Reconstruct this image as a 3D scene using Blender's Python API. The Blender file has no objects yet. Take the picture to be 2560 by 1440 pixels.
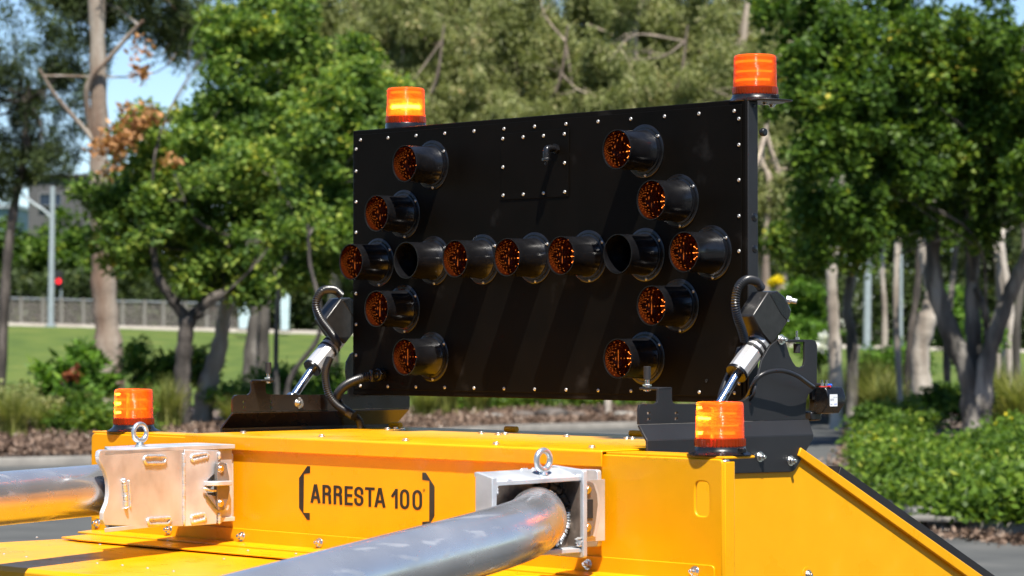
import bpy, bmesh, math, random
import numpy as np
from mathutils import Vector, Matrix
random.seed(7); np.random.seed(7)
S = bpy.context.scene
COL = S.collection
R_ = math.radians

# ------------------------------------------------------------------ camera, world, sun, exposure
FOC = 7111.0                                   # focal length in pixels of the 2560 wide photograph (100 mm)
TH = R_(43.5)
CP = Vector((5.445, -5.253, 1.6))
FH = Vector((-math.cos(TH), math.sin(TH), 0)); RT = Vector((math.sin(TH), math.cos(TH), 0)); ZZ = Vector((0, 0, 1))
PIT = math.atan(125 / FOC)
FW = FH * math.cos(PIT) + ZZ * math.sin(PIT); UP = -FH * math.sin(PIT) + ZZ * math.cos(PIT)
cd = bpy.data.cameras.new('camera'); cam = bpy.data.objects.new('camera', cd); COL.objects.link(cam)
m = Matrix.Identity(4)
for i in range(3):
    m[i][0] = RT[i]; m[i][1] = UP[i]; m[i][2] = -FW[i]; m[i][3] = CP[i]
cam.matrix_world = m
cd.lens = 100; cd.sensor_width = 36; cd.clip_end = 3000; cd.clip_start = 0.1
cd.dof.use_dof = True; cd.dof.focus_distance = 7.1; cd.dof.aperture_fstop = 7.6; cd.dof.aperture_blades = 0
S.camera = cam
SUN = Vector((0.41, -0.27, 0.87)).normalized()
w = bpy.data.worlds.new('World'); S.world = w; w.use_nodes = True
nt = w.node_tree; bg = nt.nodes['Background']
sky = nt.nodes.new('ShaderNodeTexSky'); sky.sky_type = 'NISHITA'; sky.sun_disc = False
sky.sun_elevation = math.asin(SUN.z); sky.sun_rotation = math.atan2(SUN.x, SUN.y)
sky.altitude = 1500; sky.air_density = 1.0; sky.dust_density = 0.0; sky.ozone_density = 4.0
nt.links.new(sky.outputs[0], bg.inputs[0]); bg.inputs[1].default_value = 0.085
sl = bpy.data.lights.new('sun', 'SUN'); so = bpy.data.objects.new('sun', sl); COL.objects.link(so)
sl.energy = 4.6; sl.angle = R_(0.53); sl.color = (1.0, 0.945, 0.86)
so.rotation_euler = SUN.to_track_quat('Z', 'Y').to_euler(); so.location = (3, -3, 12)
S.view_settings.view_transform = 'Standard'; S.view_settings.look = 'None'
S.view_settings.exposure = 0.95; S.view_settings.gamma = 1
S.cycles.max_bounces = 8; S.cycles.transparent_max_bounces = 16; S.cycles.caustics_reflective = False

# ------------------------------------------------------------------ survey helpers: a sighted direction cut with a real plane
def U(px, py, ax, val):
    d = FW + (px - 1280) / FOC * RT - (py - 720) / FOC * UP
    i = 'xyz'.index(ax); t = (val - CP[i]) / d[i]
    return CP + t * d
def interp(x, xs, ys): return float(np.interp(x, xs, ys))
KX = [-1800, 0, 300, 700, 1150, 1300, 2100, 2700, 4600]; KY = [1200, 1166, 1160, 1115, 1085, 1077, 1058, 1050, 1040]
def kerb_v(px): return 1.6 * FOC / (interp(px, KX, KY) - 845)
def top_z(px): return 1.6 + (845 - (816 + 68 * min(max(px, -1800), 4400) / 2560)) / FOC * 112
def ground_z(px, v):
    if v < kerb_v(px): return 0.0
    t = min(max((v - 62) / 50, 0), 1); t = t * t * (3 - 2 * t) if t < 1 else 1
    return 0.12 + (top_z(px) - 0.12) * t
def G(px, v, dz=0.0):
    p = CP + v * FH + (px - 1280) / FOC * v * RT
    return Vector((p.x, p.y, ground_z(px, v) + dz))
def A(px, py, v):                              # a point v metres out at the height that is sighted at py
    p = CP + v * FH + (px - 1280) / FOC * v * RT
    return Vector((p.x, p.y, 1.6 + (845 - py) / FOC * v))

# ------------------------------------------------------------------ tags and empties
def tag(o, label=None, cat=None, group=None, kind=None):
    if label: o['label'] = label
    if cat: o['category'] = cat
    if group: o['group'] = group
    if kind: o['kind'] = kind
    return o
def empty(name, loc, label, cat, group=None):
    o = bpy.data.objects.new(name, None); o.location = loc; o.empty_display_size = .1; COL.objects.link(o)
    return tag(o, label, cat, group)
def adopt(o, parent):
    o.parent = parent
    if parent is not None:
        q = parent; off = Vector((0, 0, 0))
        while q is not None: off += q.location; q = q.parent
        o.location = o.location - off
    return o

# ------------------------------------------------------------------ mesh builder
class MB:
    def __init__(s): s.v = []; s.f = []
    def add(s, vs, fs):
        n = len(s.v); s.v += [tuple(x) for x in vs]; s.f += [tuple(n + i for i in f) for f in fs]; return s
    def box(s, c, size, rot=None):
        c = Vector(c); h = [x / 2 for x in size]; M = rot or Matrix.Identity(3)
        vs = [c + M @ Vector((sx * h[0], sy * h[1], sz * h[2])) for sx in (-1, 1) for sy in (-1, 1) for sz in (-1, 1)]
        return s.add(vs, [(0, 1, 3, 2), (4, 6, 7, 5), (0, 4, 5, 1), (2, 3, 7, 6), (0, 2, 6, 4), (1, 5, 7, 3)])
    def prism(s, pts, off):
        n = len(pts); off = Vector(off); a = [Vector(p) for p in pts]; b = [p + off for p in a]
        return s.add(a + b, [tuple(range(n))[::-1], tuple(range(n, 2 * n))] + [(i, (i + 1) % n, n + (i + 1) % n, n + i) for i in range(n)])
    def tube(s, path, rad, n=12, cap=True):
        path = [Vector(p) for p in path]; m_ = len(path)
        if not hasattr(rad, '__len__'): rad = [rad] * m_
        prev = None; rings = []
        for i, p in enumerate(path):
            d = (path[min(i + 1, m_ - 1)] - path[max(i - 1, 0)]).normalized()
            if prev is None:
                a = d.orthogonal().normalized()
            else:
                a = (prev - d * prev.dot(d)).normalized()
            prev = a; b = d.cross(a)
            rings += [p + (a * math.cos(2 * math.pi * k / n) + b * math.sin(2 * math.pi * k / n)) * rad[i] for k in range(n)]
        fs = []
        for i in range(m_ - 1):
            for k in range(n):
                fs.append((i * n + k, i * n + (k + 1) % n, (i + 1) * n + (k + 1) % n, (i + 1) * n + k))
        if cap: fs += [tuple(range(n))[::-1], tuple(range((m_ - 1) * n, m_ * n))]
        return s.add(rings, fs)
    def cyl(s, p0, p1, r, n=24, r1=None): return s.tube([p0, p1], [r, r if r1 is None else r1], n)
    def lathe(s, prof, o, ax, n=40, closed=False):
        """prof: (radius, height along ax)"""
        o = Vector(o); ax = Vector(ax).normalized(); a = ax.orthogonal().normalized(); b = ax.cross(a); m_ = len(prof)
        vs = [o + ax * h + (a * math.cos(2 * math.pi * k / n) + b * math.sin(2 * math.pi * k / n)) * max(r, 1e-5) for r, h in prof for k in range(n)]
        fs = [(i * n + k, i * n + (k + 1) % n, ((i + 1) % m_) * n + (k + 1) % n, ((i + 1) % m_) * n + k) for i in range(m_ if closed else m_ - 1) for k in range(n)]
        return s.add(vs, fs)
    def build(s, name, mat, parent=None, bevel=0, sharp=35, smooth=True, seg=2):
        me = bpy.data.meshes.new(name); me.from_pydata(s.v, [], s.f); me.validate()
        bm = bmesh.new(); bm.from_mesh(me); bmesh.ops.recalc_face_normals(bm, faces=bm.faces)
        # put the origin at the base centre
        bm.to_mesh(me); bm.free()
        cs = np.array(s.v); c = Vector(((cs[:, 0].min() + cs[:, 0].max()) / 2, (cs[:, 1].min() + cs[:, 1].max()) / 2, cs[:, 2].min()))
        me.transform(Matrix.Translation(-c))
        me.materials.append(mat)
        if smooth:
            me.polygons.foreach_set('use_smooth', [True] * len(me.polygons)); me.set_sharp_from_angle(angle=R_(sharp))
        o = bpy.data.objects.new(name, me); o.location = c; COL.objects.link(o); adopt(o, parent)
        if bevel:
            b = o.modifiers.new('bevel', 'BEVEL'); b.width = bevel; b.segments = seg; b.limit_method = 'ANGLE'; b.angle_limit = R_(35)
            b.harden_normals = False
        return o
def plate(name, pts, off, mat, parent=None, holes=(), bevel=.0015):
    """a sheet cut to an outline (3d points in one plane), with holes, given thickness off"""
    bm = bmesh.new(); es = []
    for loop in [pts] + list(holes):
        vs = [bm.verts.new(p) for p in loop]
        es += [bm.edges.new((vs[i], vs[(i + 1) % len(vs)])) for i in range(len(vs))]
    bmesh.ops.triangle_fill(bm, use_beauty=True, edges=es)
    r = bmesh.ops.extrude_face_region(bm, geom=bm.faces[:])
    bmesh.ops.translate(bm, vec=Vector(off), verts=[g for g in r['geom'] if isinstance(g, bmesh.types.BMVert)])
    bmesh.ops.dissolve_limit(bm, angle_limit=R_(1), verts=bm.verts[:], edges=bm.edges[:])
    bmesh.ops.recalc_face_normals(bm, faces=bm.faces[:])
    vs = [tuple(v.co) for v in bm.verts]; bm.verts.index_update(); fs = [tuple(v.index for v in f.verts) for f in bm.faces]; bm.free()
    b = MB(); b.v = vs; b.f = fs
    return b.build(name, mat, parent, bevel=bevel, sharp=30)
def rounded(pts, r, n=4):
    """round the corners of a polygon (3d points)"""
    out = []; N = len(pts)
    for i in range(N):
        p = Vector(pts[i]); a = Vector(pts[i - 1]); b = Vector(pts[(i + 1) % N])
        ra = r[i] if hasattr(r, '__len__') else r
        if ra <= 0: out.append(p); continue
        da = (a - p); db = (b - p); k = min(ra, da.length * .48, db.length * .48)
        q0 = p + da.normalized() * k; q1 = p + db.normalized() * k
        for j in range(n + 1):
            t = j / n; out.append(q0 * (1 - t) ** 2 + p * 2 * t * (1 - t) + q1 * t * t)
    return out
def spline(pts, n=8):
    P = [Vector(p) for p in pts]; P = [P[0] * 2 - P[1]] + P + [P[-1] * 2 - P[-2]]; out = []
    for i in range(1, len(P) - 2):
        a, b, c, d = P[i - 1:i + 3]
        for k in range(n):
            t = k / n; out.append(.5 * ((2 * b) + (c - a) * t + (2 * a - 5 * b + 4 * c - d) * t * t + (3 * b - a - 3 * c + d) * t ** 3))
    out.append(P[-2]); return out
def resample(path, step):
    P = [Vector(p) for p in path]; L = [0]
    for i in range(1, len(P)): L.append(L[-1] + (P[i] - P[i - 1]).length)
    n = max(2, int(L[-1] / step)); xs = np.linspace(0, L[-1], n)
    return [Vector([float(np.interp(x, L, [p[k] for p in P])) for k in range(3)]) for x in xs]
def copy_tree(o, parent=None):
    c = o.copy(); COL.objects.link(c); c.parent = parent
    for ch in list(o.children): copy_tree(ch, c)
    return c
def dup(o, loc, parent=None):
    c = o.copy(); COL.objects.link(c); c.location = loc; c.parent = None
    c.parent = parent
    if parent is not None:
        q = parent; off = Vector((0, 0, 0))
        while q is not None: off += q.location; q = q.parent
        c.location = Vector(loc) - off
    return c

# ------------------------------------------------------------------ materials
def nodes(name):
    m_ = bpy.data.materials.new(name); m_.use_nodes = True
    return m_, m_.node_tree, m_.node_tree.nodes['Principled BSDF']
def tex(nt, kind, scale, **kw):
    c = nt.nodes.new('ShaderNodeTexCoord'); t = nt.nodes.new(kind); t.inputs['Scale'].default_value = scale
    src = 'Object'
    if 'stretch' in kw:
        mp = nt.nodes.new('ShaderNodeMapping'); mp.inputs['Scale'].default_value = kw['stretch']
        nt.links.new(c.outputs[src], mp.inputs[0]); nt.links.new(mp.outputs[0], t.inputs['Vector'])
    else: nt.links.new(c.outputs[src], t.inputs['Vector'])
    if 'detail' in kw and 'Detail' in t.inputs: t.inputs['Detail'].default_value = kw['detail']
    return t
def ramp(nt, src, stops):
    r = nt.nodes.new('ShaderNodeValToRGB'); e = r.color_ramp.elements
    while len(e) < len(stops): e.new(.5)
    for i, (p, c) in enumerate(stops): e[i].position = p; e[i].color = (*c, 1) if len(c) == 3 else c
    nt.links.new(src, r.inputs[0]); return r
def bump(nt, src, bs, strength, dist):
    b = nt.nodes.new('ShaderNodeBump'); b.inputs['Strength'].default_value = strength; b.inputs['Distance'].default_value = dist
    nt.links.new(src, b.inputs['Height']); nt.links.new(b.outputs[0], bs.inputs['Normal']); return b
def simple(name, col, rough=.5, metal=0, coat=0, vary=0, vs=6, bmp=0, bs_=200, spec=.5, rvar=0):
    m_, nt, b = nodes(name)
    b.inputs['Base Color'].default_value = (*col, 1); b.inputs['Roughness'].default_value = rough; b.inputs['Metallic'].default_value = metal
    b.inputs['Coat Weight'].default_value = coat; b.inputs['Coat Roughness'].default_value = .06; b.inputs['Specular IOR Level'].default_value = spec
    if vary:
        t = tex(nt, 'ShaderNodeTexNoise', vs, detail=6)
        r = ramp(nt, t.outputs['Fac'], [(.3, tuple(c * (1 - vary) for c in col)), (.7, tuple(min(1, c * (1 + vary)) for c in col))])
        nt.links.new(r.outputs[0], b.inputs['Base Color'])
    if rvar:
        t = tex(nt, 'ShaderNodeTexNoise', vs * 2, detail=8)
        r = ramp(nt, t.outputs['Fac'], [(.3, (rough - rvar,) * 3), (.7, (rough + rvar,) * 3)]); nt.links.new(r.outputs[0], b.inputs['Roughness'])
    if bmp:
        t = tex(nt, 'ShaderNodeTexNoise', bs_, detail=3); bump(nt, t.outputs['Fac'], b, bmp, .0006)
    return m_
def sheet_paint(name, col, rough, wob=.35, spec=.4, coat=.2):
    """painted sheet metal: slight dents, dust specks"""
    m_, nt, b = nodes(name)
    t = tex(nt, 'ShaderNodeTexNoise', 1.6, detail=0); t2 = tex(nt, 'ShaderNodeTexNoise', 380, detail=2)
    mx = nt.nodes.new('ShaderNodeMath'); mx.operation = 'MULTIPLY_ADD'; mx.inputs[1].default_value = .0015
    nt.links.new(t2.outputs['Fac'], mx.inputs[0]); nt.links.new(t.outputs['Fac'], mx.inputs[2])
    bump(nt, mx.outputs[0], b, wob, .02)
    n = tex(nt, 'ShaderNodeTexNoise', 9, detail=9)
    r = ramp(nt, n.outputs['Fac'], [(.3, tuple(c * .93 for c in col)), (.62, col), (.75, tuple(min(1, c * 1.03 + .012) for c in col))])
    nt.links.new(r.outputs[0], b.inputs['Base Color'])
    r2 = ramp(nt, n.outputs['Fac'], [(.35, (rough * .8,) * 3), (.72, (rough * 1.35,) * 3)]); nt.links.new(r2.outputs[0], b.inputs['Roughness'])
    b.inputs['Specular IOR Level'].default_value = spec; b.inputs['Coat Weight'].default_value = coat; b.inputs['Coat Roughness'].default_value = .08
    return m_
YEL = sheet_paint('yellow_paint', (.87, .388, .0025), .32, .3, .3, .0)
BLK = sheet_paint('black_gloss_paint', (.0038, .0030, .0021), .46, .25, .08, .0)
BLKG = sheet_paint('black_glossy_plate_paint', (.016, .011, .008), .24, .1, .8, .3)
BLKT = simple('black_textured_paint', (.013, .013, .014), .5, bmp=.6, bs_=420, vary=.25)
BPL = simple('black_plastic', (.008, .008, .009), .28, vary=.3, vs=30, rvar=.08)
HOOD = simple('hood_black', (.007, .007, .008), .2, vary=.3, vs=30, rvar=.07)
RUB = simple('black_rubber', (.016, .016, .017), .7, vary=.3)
ZINC = simple('zinc_plate', (.72, .72, .70), .24, 1, vary=.12, vs=60, rvar=.08)
RIV = simple('rivet_aluminium', (.58, .57, .55), .48, .8, vary=.35, vs=3)
CHR = simple('chrome_rod', (.8, .8, .81), .1, 1)
ALU = simple('anodised_aluminium', (.66, .66, .66), .34, .6, vary=.05, vs=20)
CAST = simple('housing_grey_black', (.032, .031, .030), .30, .3, vary=.2, vs=40, bmp=.2)
DARKSTEEL = simple('dark_steel', (.27, .245, .22), .42, .55, vary=.2)
def tube_metal():
    m_, nt, b = nodes('polished_aluminium_tube'); b.inputs['Metallic'].default_value = .78
    n = tex(nt, 'ShaderNodeTexNoise', 5, detail=10)
    r = ramp(nt, n.outputs['Fac'], [(.3, (.50, .51, .53)), (.55, (.60, .61, .63)), (.75, (.70, .70, .71))]); nt.links.new(r.outputs[0], b.inputs['Base Color'])
    s = tex(nt, 'ShaderNodeTexNoise', 9, detail=3, stretch=(1, 1, 3))
    r2 = ramp(nt, s.outputs['Fac'], [(.35, (.20,) * 3), (.6, (.28,) * 3), (.78, (.40,) * 3)]); nt.links.new(r2.outputs[0], b.inputs['Roughness'])
    sc_ = tex(nt, 'ShaderNodeTexNoise', 34, detail=7, stretch=(1.4, .14, 1.1)); rs = ramp(nt, sc_.outputs['Fac'], [(.60, (0, 0, 0)), (.66, (1, 1, 1))])
    ad = nt.nodes.new('ShaderNodeMixRGB'); ad.blend_type = 'ADD'; ad.inputs[0].default_value = .22; nt.links.new(r2.outputs[0], ad.inputs[1]); nt.links.new(rs.outputs[0], ad.inputs[2]); nt.links.new(ad.outputs[0], b.inputs['Roughness'])
    bump(nt, sc_.outputs['Fac'], b, .10, .0012); return m_
TUBE = tube_metal()
def raw_alu():
    m_, nt, b = nodes('milled_aluminium_plate'); b.inputs['Metallic'].default_value = .5
    n = tex(nt, 'ShaderNodeTexNoise', 11, detail=9)
    r = ramp(nt, n.outputs['Fac'], [(.3, (.48, .50, .53)), (.5, (.63, .655, .685)), (.72, (.72, .745, .77))]); nt.links.new(r.outputs[0], b.inputs['Base Color'])
    r2 = ramp(nt, n.outputs['Fac'], [(.35, (.36,) * 3), (.7, (.54,) * 3)]); nt.links.new(r2.outputs[0], b.inputs['Roughness'])
    s = tex(nt, 'ShaderNodeTexNoise', 60, detail=4); bump(nt, s.outputs['Fac'], b, .15, .002); return m_
RAW = raw_alu()
WELD = simple('weld_bead', (.76, .77, .78), .36, .7, vary=.15, vs=90, bmp=.6, bs_=160)
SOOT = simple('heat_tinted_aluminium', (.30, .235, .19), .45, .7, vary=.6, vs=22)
BURN = simple('burnt_weld', (.05, .038, .03), .5, .5, vary=.8, vs=40, bmp=.6, bs_=160)
def bark(name, c1, c2, c3, sc=5):
    m_, nt, b = nodes(name); b.inputs['Roughness'].default_value = .85
    n = tex(nt, 'ShaderNodeTexNoise', sc, detail=8, stretch=(1, 1, .22))
    r = ramp(nt, n.outputs['Fac'], [(.36, c1), (.5, c2), (.62, c3)]); nt.links.new(r.outputs[0], b.inputs['Base Color'])
    n2 = tex(nt, 'ShaderNodeTexNoise', 30, detail=6, stretch=(1, 1, .3)); bump(nt, n2.outputs['Fac'], b, .7, .03); return m_
BARKP = bark('pale_gum_bark', (.17, .13, .10), (.33, .27, .21), (.46, .37, .28), 2.2)
BARKO = bark('peeling_gum_bark', (.17, .11, .075), (.27, .215, .165), (.38, .335, .28), 2.2)
BARKD = bark('dark_bark', (.025, .021, .018), (.06, .05, .042), (.13, .11, .095), 6)
BARKG = bark('grey_mottled_bark', (.045, .04, .033), (.11, .10, .085), (.30, .275, .235), 4)
BARKC = bark('cream_bark', (.24, .20, .16), (.42, .37, .31), (.55, .50, .43), 3)
def leaf(name, stops, trans=.35, rough=.42, tcol=1.3, noise=1.2, gain=1.22):
    stops = [(p_, tuple(min(.8, c_ * gain) for c_ in col_)) for p_, col_ in stops]; rough = max(rough, .5)
    m_, nt, b = nodes(name); b.inputs['Roughness'].default_value = rough; b.inputs['Specular IOR Level'].default_value = .22
    g = nt.nodes.new('ShaderNodeNewGeometry'); n = tex(nt, 'ShaderNodeTexNoise', noise, detail=2)
    mx = nt.nodes.new('ShaderNodeMath'); mx.operation = 'MULTIPLY_ADD'; mx.inputs[1].default_value = .62
    nt.links.new(g.outputs['Random Per Island'], mx.inputs[0])
    m2 = nt.nodes.new('ShaderNodeMath'); m2.operation = 'MULTIPLY_ADD'; m2.inputs[1].default_value = 1.1; m2.inputs[2].default_value = -.36
    nt.links.new(n.outputs['Fac'], m2.inputs[0]); nt.links.new(m2.outputs[0], mx.inputs[2])
    r = ramp(nt, mx.outputs[0], stops); nt.links.new(r.outputs[0], b.inputs['Base Color'])
    t = nt.nodes.new('ShaderNodeBsdfTranslucent'); mc = nt.nodes.new('ShaderNodeMixRGB'); mc.blend_type = 'MULTIPLY'; mc.inputs[0].default_value = 1
    mc.inputs[2].default_value = (tcol * 1.0, tcol * 1.05, tcol * .55, 1); nt.links.new(r.outputs[0], mc.inputs[1]); nt.links.new(mc.outputs[0], t.inputs[0])
    ms = nt.nodes.new('ShaderNodeMixShader'); ms.inputs[0].default_value = trans
    nt.links.new(b.outputs[0], ms.inputs[1]); nt.links.new(t.outputs[0], ms.inputs[2]); nt.links.new(ms.outputs[0], nt.nodes['Material Output'].inputs[0])
    return m_
LF_BRIGHT = leaf('bright_green_leaf', [(.0, (.018, .038, .010)), (.35, (.055, .102, .020)), (.7, (.13, .19, .034)), (.88, (.25, .28, .05)), (1, (.42, .34, .05))], .40, gain=1.6)
LF_GLOSS = leaf('deep_green_leaf', [(.0, (.012, .028, .006)), (.4, (.034, .070, .010)), (.75, (.075, .125, .014)), (.92, (.15, .20, .025)), (1, (.34, .28, .04))], .34, .34, gain=1.55)
LF_OLIVE = leaf('olive_gum_leaf', [(.0, (.045, .052, .018)), (.35, (.12, .14, .045)), (.65, (.20, .22, .085)), (.88, (.32, .30, .16)), (1, (.42, .29, .14))], .40, .4, 1.1, gain=1.5)
LF_DARK = leaf('dark_gum_leaf', [(.0, (.015, .022, .010)), (.45, (.035, .052, .018)), (.8, (.07, .10, .03)), (1, (.16, .17, .05))], .28, .4)
LF_BROWN = leaf('dead_brown_leaf', [(.0, (.16, .07, .025)), (.5, (.34, .17, .07)), (1, (.52, .31, .15))], .25, .7)
LF_SHRUB = leaf('shrub_leaf', [(.0, (.02, .05, .008)), (.4, (.055, .12, .015)), (.75, (.11, .21, .025)), (1, (.20, .28, .04))], .35, .4, 1.3, 3)
LF_COVER = leaf('ground_cover_leaf', [(.0, (.012, .03, .004)), (.35, (.045, .09, .010)), (.68, (.10, .17, .018)), (.9, (.19, .25, .03)), (1, (.30, .28, .05))], .35, .4, 1.3, .8)
LF_GRASSY = leaf('strappy_grass_blade', [(.0, (.05, .07, .018)), (.4, (.13, .155, .035)), (.7, (.22, .225, .06)), (1, (.36, .30, .12))], .35, .5)
LF_RED = leaf('reddish_leaf', [(.0, (.10, .03, .015)), (1, (.30, .09, .04))], .3, .4)
LF_YEL = leaf('yellow_petal', [(.0, (.6, .42, .01)), (1, (.75, .60, .02))], .3, .6)
LF_WHITE = leaf('white_cluster_leaf', [(.0, (.6, .62, .58)), (1, (.8, .82, .8))], .2, .5)
LF_LITTER = leaf('litter_chip', [(.0, (.05, .03, .02)), (.4, (.13, .085, .06)), (.75, (.24, .165, .12)), (1, (.42, .36, .30))], 0, .9, gain=1)
def ground_mat(name, stops, sc, bsc=40, bd=.03, rough=.95, bst=.6):
    m_, nt, b = nodes(name); b.inputs['Roughness'].default_value = rough
    n = tex(nt, 'ShaderNodeTexNoise', sc, detail=12); r = ramp(nt, n.outputs['Fac'], stops); nt.links.new(r.outputs[0], b.inputs['Base Color'])
    n2 = tex(nt, 'ShaderNodeTexNoise', bsc, detail=6); bump(nt, n2.outputs['Fac'], b, bst, bd); return m_
ASPH = ground_mat('asphalt', [(.3, (.055, .057, .054)), (.55, (.075, .077, .072)), (.75, (.105, .103, .095))], 1.4, 120, .006)
MULCH = ground_mat('bark_mulch', [(.3, (.05, .035, .026)), (.5, (.13, .092, .068)), (.7, (.24, .185, .145))], 3.5, 25, .05)
LAWN = ground_mat('lawn_grass', [(.25, (.038, .072, .006)), (.45, (.068, .112, .009)), (.6, (.10, .14, .015)), (.8, (.15, .16, .035))], .8, 30, .06)
CONC = ground_mat('concrete', [(.3, (.16, .15, .135)), (.6, (.24, .225, .20)), (.8, (.34, .32, .28))], 3, 60, .004)
PALEC = ground_mat('pale_concrete', [(.3, (.30, .265, .225)), (.7, (.38, .345, .30))], 2, 60, .004)
WALLG = ground_mat('grey_building_wall', [(.3, (.07, .07, .073)), (.7, (.095, .093, .093))], .6, 20, .004, .8)
GLASSD = simple('dark_window_glass', (.012, .02, .04), .08)
POLE = simple('galvanised_pole', (.36, .40, .42), .5, .3, vary=.1)
PBLUE = simple('pale_blue_panel', (.50, .62, .66), .5, vary=.12)
REDL = simple('red_signal_lens', (.6, .01, .02), .2)
REDL.node_tree.nodes['Principled BSDF'].inputs['Emission Color'].default_value = (1, .02, .03, 1); REDL.node_tree.nodes['Principled BSDF'].inputs['Emission Strength'].default_value = 1.2
INK = simple('black_vinyl', (.006, .006, .007), .35)
LABELW = simple('white_label', (.78, .80, .82), .35)
BLUEP = simple('blue_insulation', (.01, .10, .55), .3); REDP = simple('red_insulation', (.55, .03, .02), .3); INKG = simple('grey_ink', (.16, .17, .22), .5)

# ------------------------------------------------------------------ ground, road, kerbs, beds, lawn, path
def strip_mesh(name, cols, mat, kind='structure', label=None, cat=None):
    """cols: list of columns, each a list of points"""
    n = len(cols[0]); b = MB()
    b.add([p for c in cols for p in c], [(i * n + j, i * n + j + 1, (i + 1) * n + j + 1, (i + 1) * n + j) for i in range(len(cols) - 1) for j in range(n - 1)])
    me = bpy.data.meshes.new(name); me.from_pydata([tuple(v) for v in b.v], [], b.f); me.materials.append(mat)
    me.polygons.foreach_set('use_smooth', [True] * len(me.polygons))
    bm = bmesh.new(); bm.from_mesh(me); bmesh.ops.recalc_face_normals(bm, faces=bm.faces[:])
    if sum(f.normal.z for f in bm.faces) < 0: bmesh.ops.reverse_faces(bm, faces=bm.faces[:])
    bm.to_mesh(me); bm.free()
    o = bpy.data.objects.new(name, me); COL.objects.link(o); return tag(o, label, cat, None, kind)
g = MB(); g.add([(-1500, -1500, -.05), (1500, -1500, -.05), (1500, 1500, -.05), (-1500, 1500, -.05)], [(0, 1, 2, 3)])
tag(g.build('ground', LAWN, smooth=False), kind='structure')
def flat(name, pts, z, mat):
    b = MB(); b.add([(p.x, p.y, z) for p in pts], [tuple(range(len(pts)))])
    o = b.build(name, mat, smooth=False); return tag(o, kind='structure')
pxs = list(range(-1800, 4601, 100))
road_pts = [G(px, kerb_v(px) + .08) for px in pxs]
back = [CP + FH * -60 + RT * 90, CP + FH * -60 + RT * -90]
flat('car_park_asphalt', road_pts + back, 0.0, ASPH)
def kerb_line(pts, name, h=.11, wd=.12):
    P = resample(pts, .6); cols = []
    for i, p in enumerate(P):
        d = (P[min(i + 1, len(P) - 1)] - P[max(i - 1, 0)]); d.z = 0; d.normalize(); nrm = Vector((-d.y, d.x, 0))
        c = Vector((p.x, p.y, 0)); cols.append([c + ZZ * -.02, c + ZZ * (h - .02), c + nrm * .02 + ZZ * h, c + nrm * wd + ZZ * h, c + nrm * (wd + .01) + ZZ * -.02])
    return strip_mesh(name, cols, CONC)
kerb_line([G(px, kerb_v(px)) for px in pxs], 'far_kerb')
def terr(name, v0f, v1f, nv, mat, dz=0, pr=None, wob=.03):
    cols = []
    for px in (pr or range(-1800, 4601, 50)):
        v0 = v0f(px); v1 = v1f(px); c = []
        for j in range(nv + 1):
            v = v0 + (v1 - v0) * j / nv; p = G(px, max(v, kerb_v(px) + .01), dz); p.z += wob * math.sin(px * .013 + j * 1.7) * math.sin(j * .9 + px * .021) if 0 < j else 0; c.append(p)
        cols.append(c)
    return strip_mesh(name, cols, mat)
terr('mulch_bed', lambda p: kerb_v(p) + .15, lambda p: 62, 10, MULCH, 0)
terr('lawn', lambda p: 61.5, lambda p: 112, 26, LAWN, .02)
terr('path', lambda p: 112, lambda p: 114.5, 2, PALEC, .03, wob=0)
cols = [[G(px, 112, -.1), G(px, 112, .16)] for px in range(-1800, 4601, 100)]
strip_mesh('path_edge', [[a, b, G(px, 112.25, .16), G(px, 112.25, -.1)] for (a, b), px in zip(cols, range(-1800, 4601, 100))], PALEC)
terr('far_ground', lambda p: 114.5, lambda p: 400, 6, LAWN, .02)
# planted island on the right
isl = [U(2122, 1075, 'z', 0), U(2128, 1150, 'z', 0), U(2185, 1235, 'z', 0), U(2290, 1318, 'z', 0), U(2440, 1342, 'z', 0), U(2560, 1352, 'z', 0), U(2900, 1362, 'z', 0), U(3400, 1300, 'z', 0), U(3600, 1120, 'z', 0), U(2800, 1062, 'z', 0), U(2300, 1062, 'z', 0)]
isl = spline(isl + [isl[0]], 6)[:-1]
kerb_line(list(isl) + [isl[0]], 'island_kerb', .14, .3)
flat('island_soil', [p + (sum(isl, Vector()) / len(isl) - p).normalized() * .28 for p in isl], .13, MULCH)
# road behind the near bed at far centre is the same asphalt; a darker patch repair
flat('asphalt_patch', [U(2035, 1096, 'z', .004), U(2130, 1096, 'z', .004), U(2130, 1108, 'z', .004), U(2035, 1110, 'z', .004)], .004, ground_mat('dark_asphalt', [(.3, (.04, .04, .045)), (.7, (.07, .07, .075))], 2))

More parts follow.
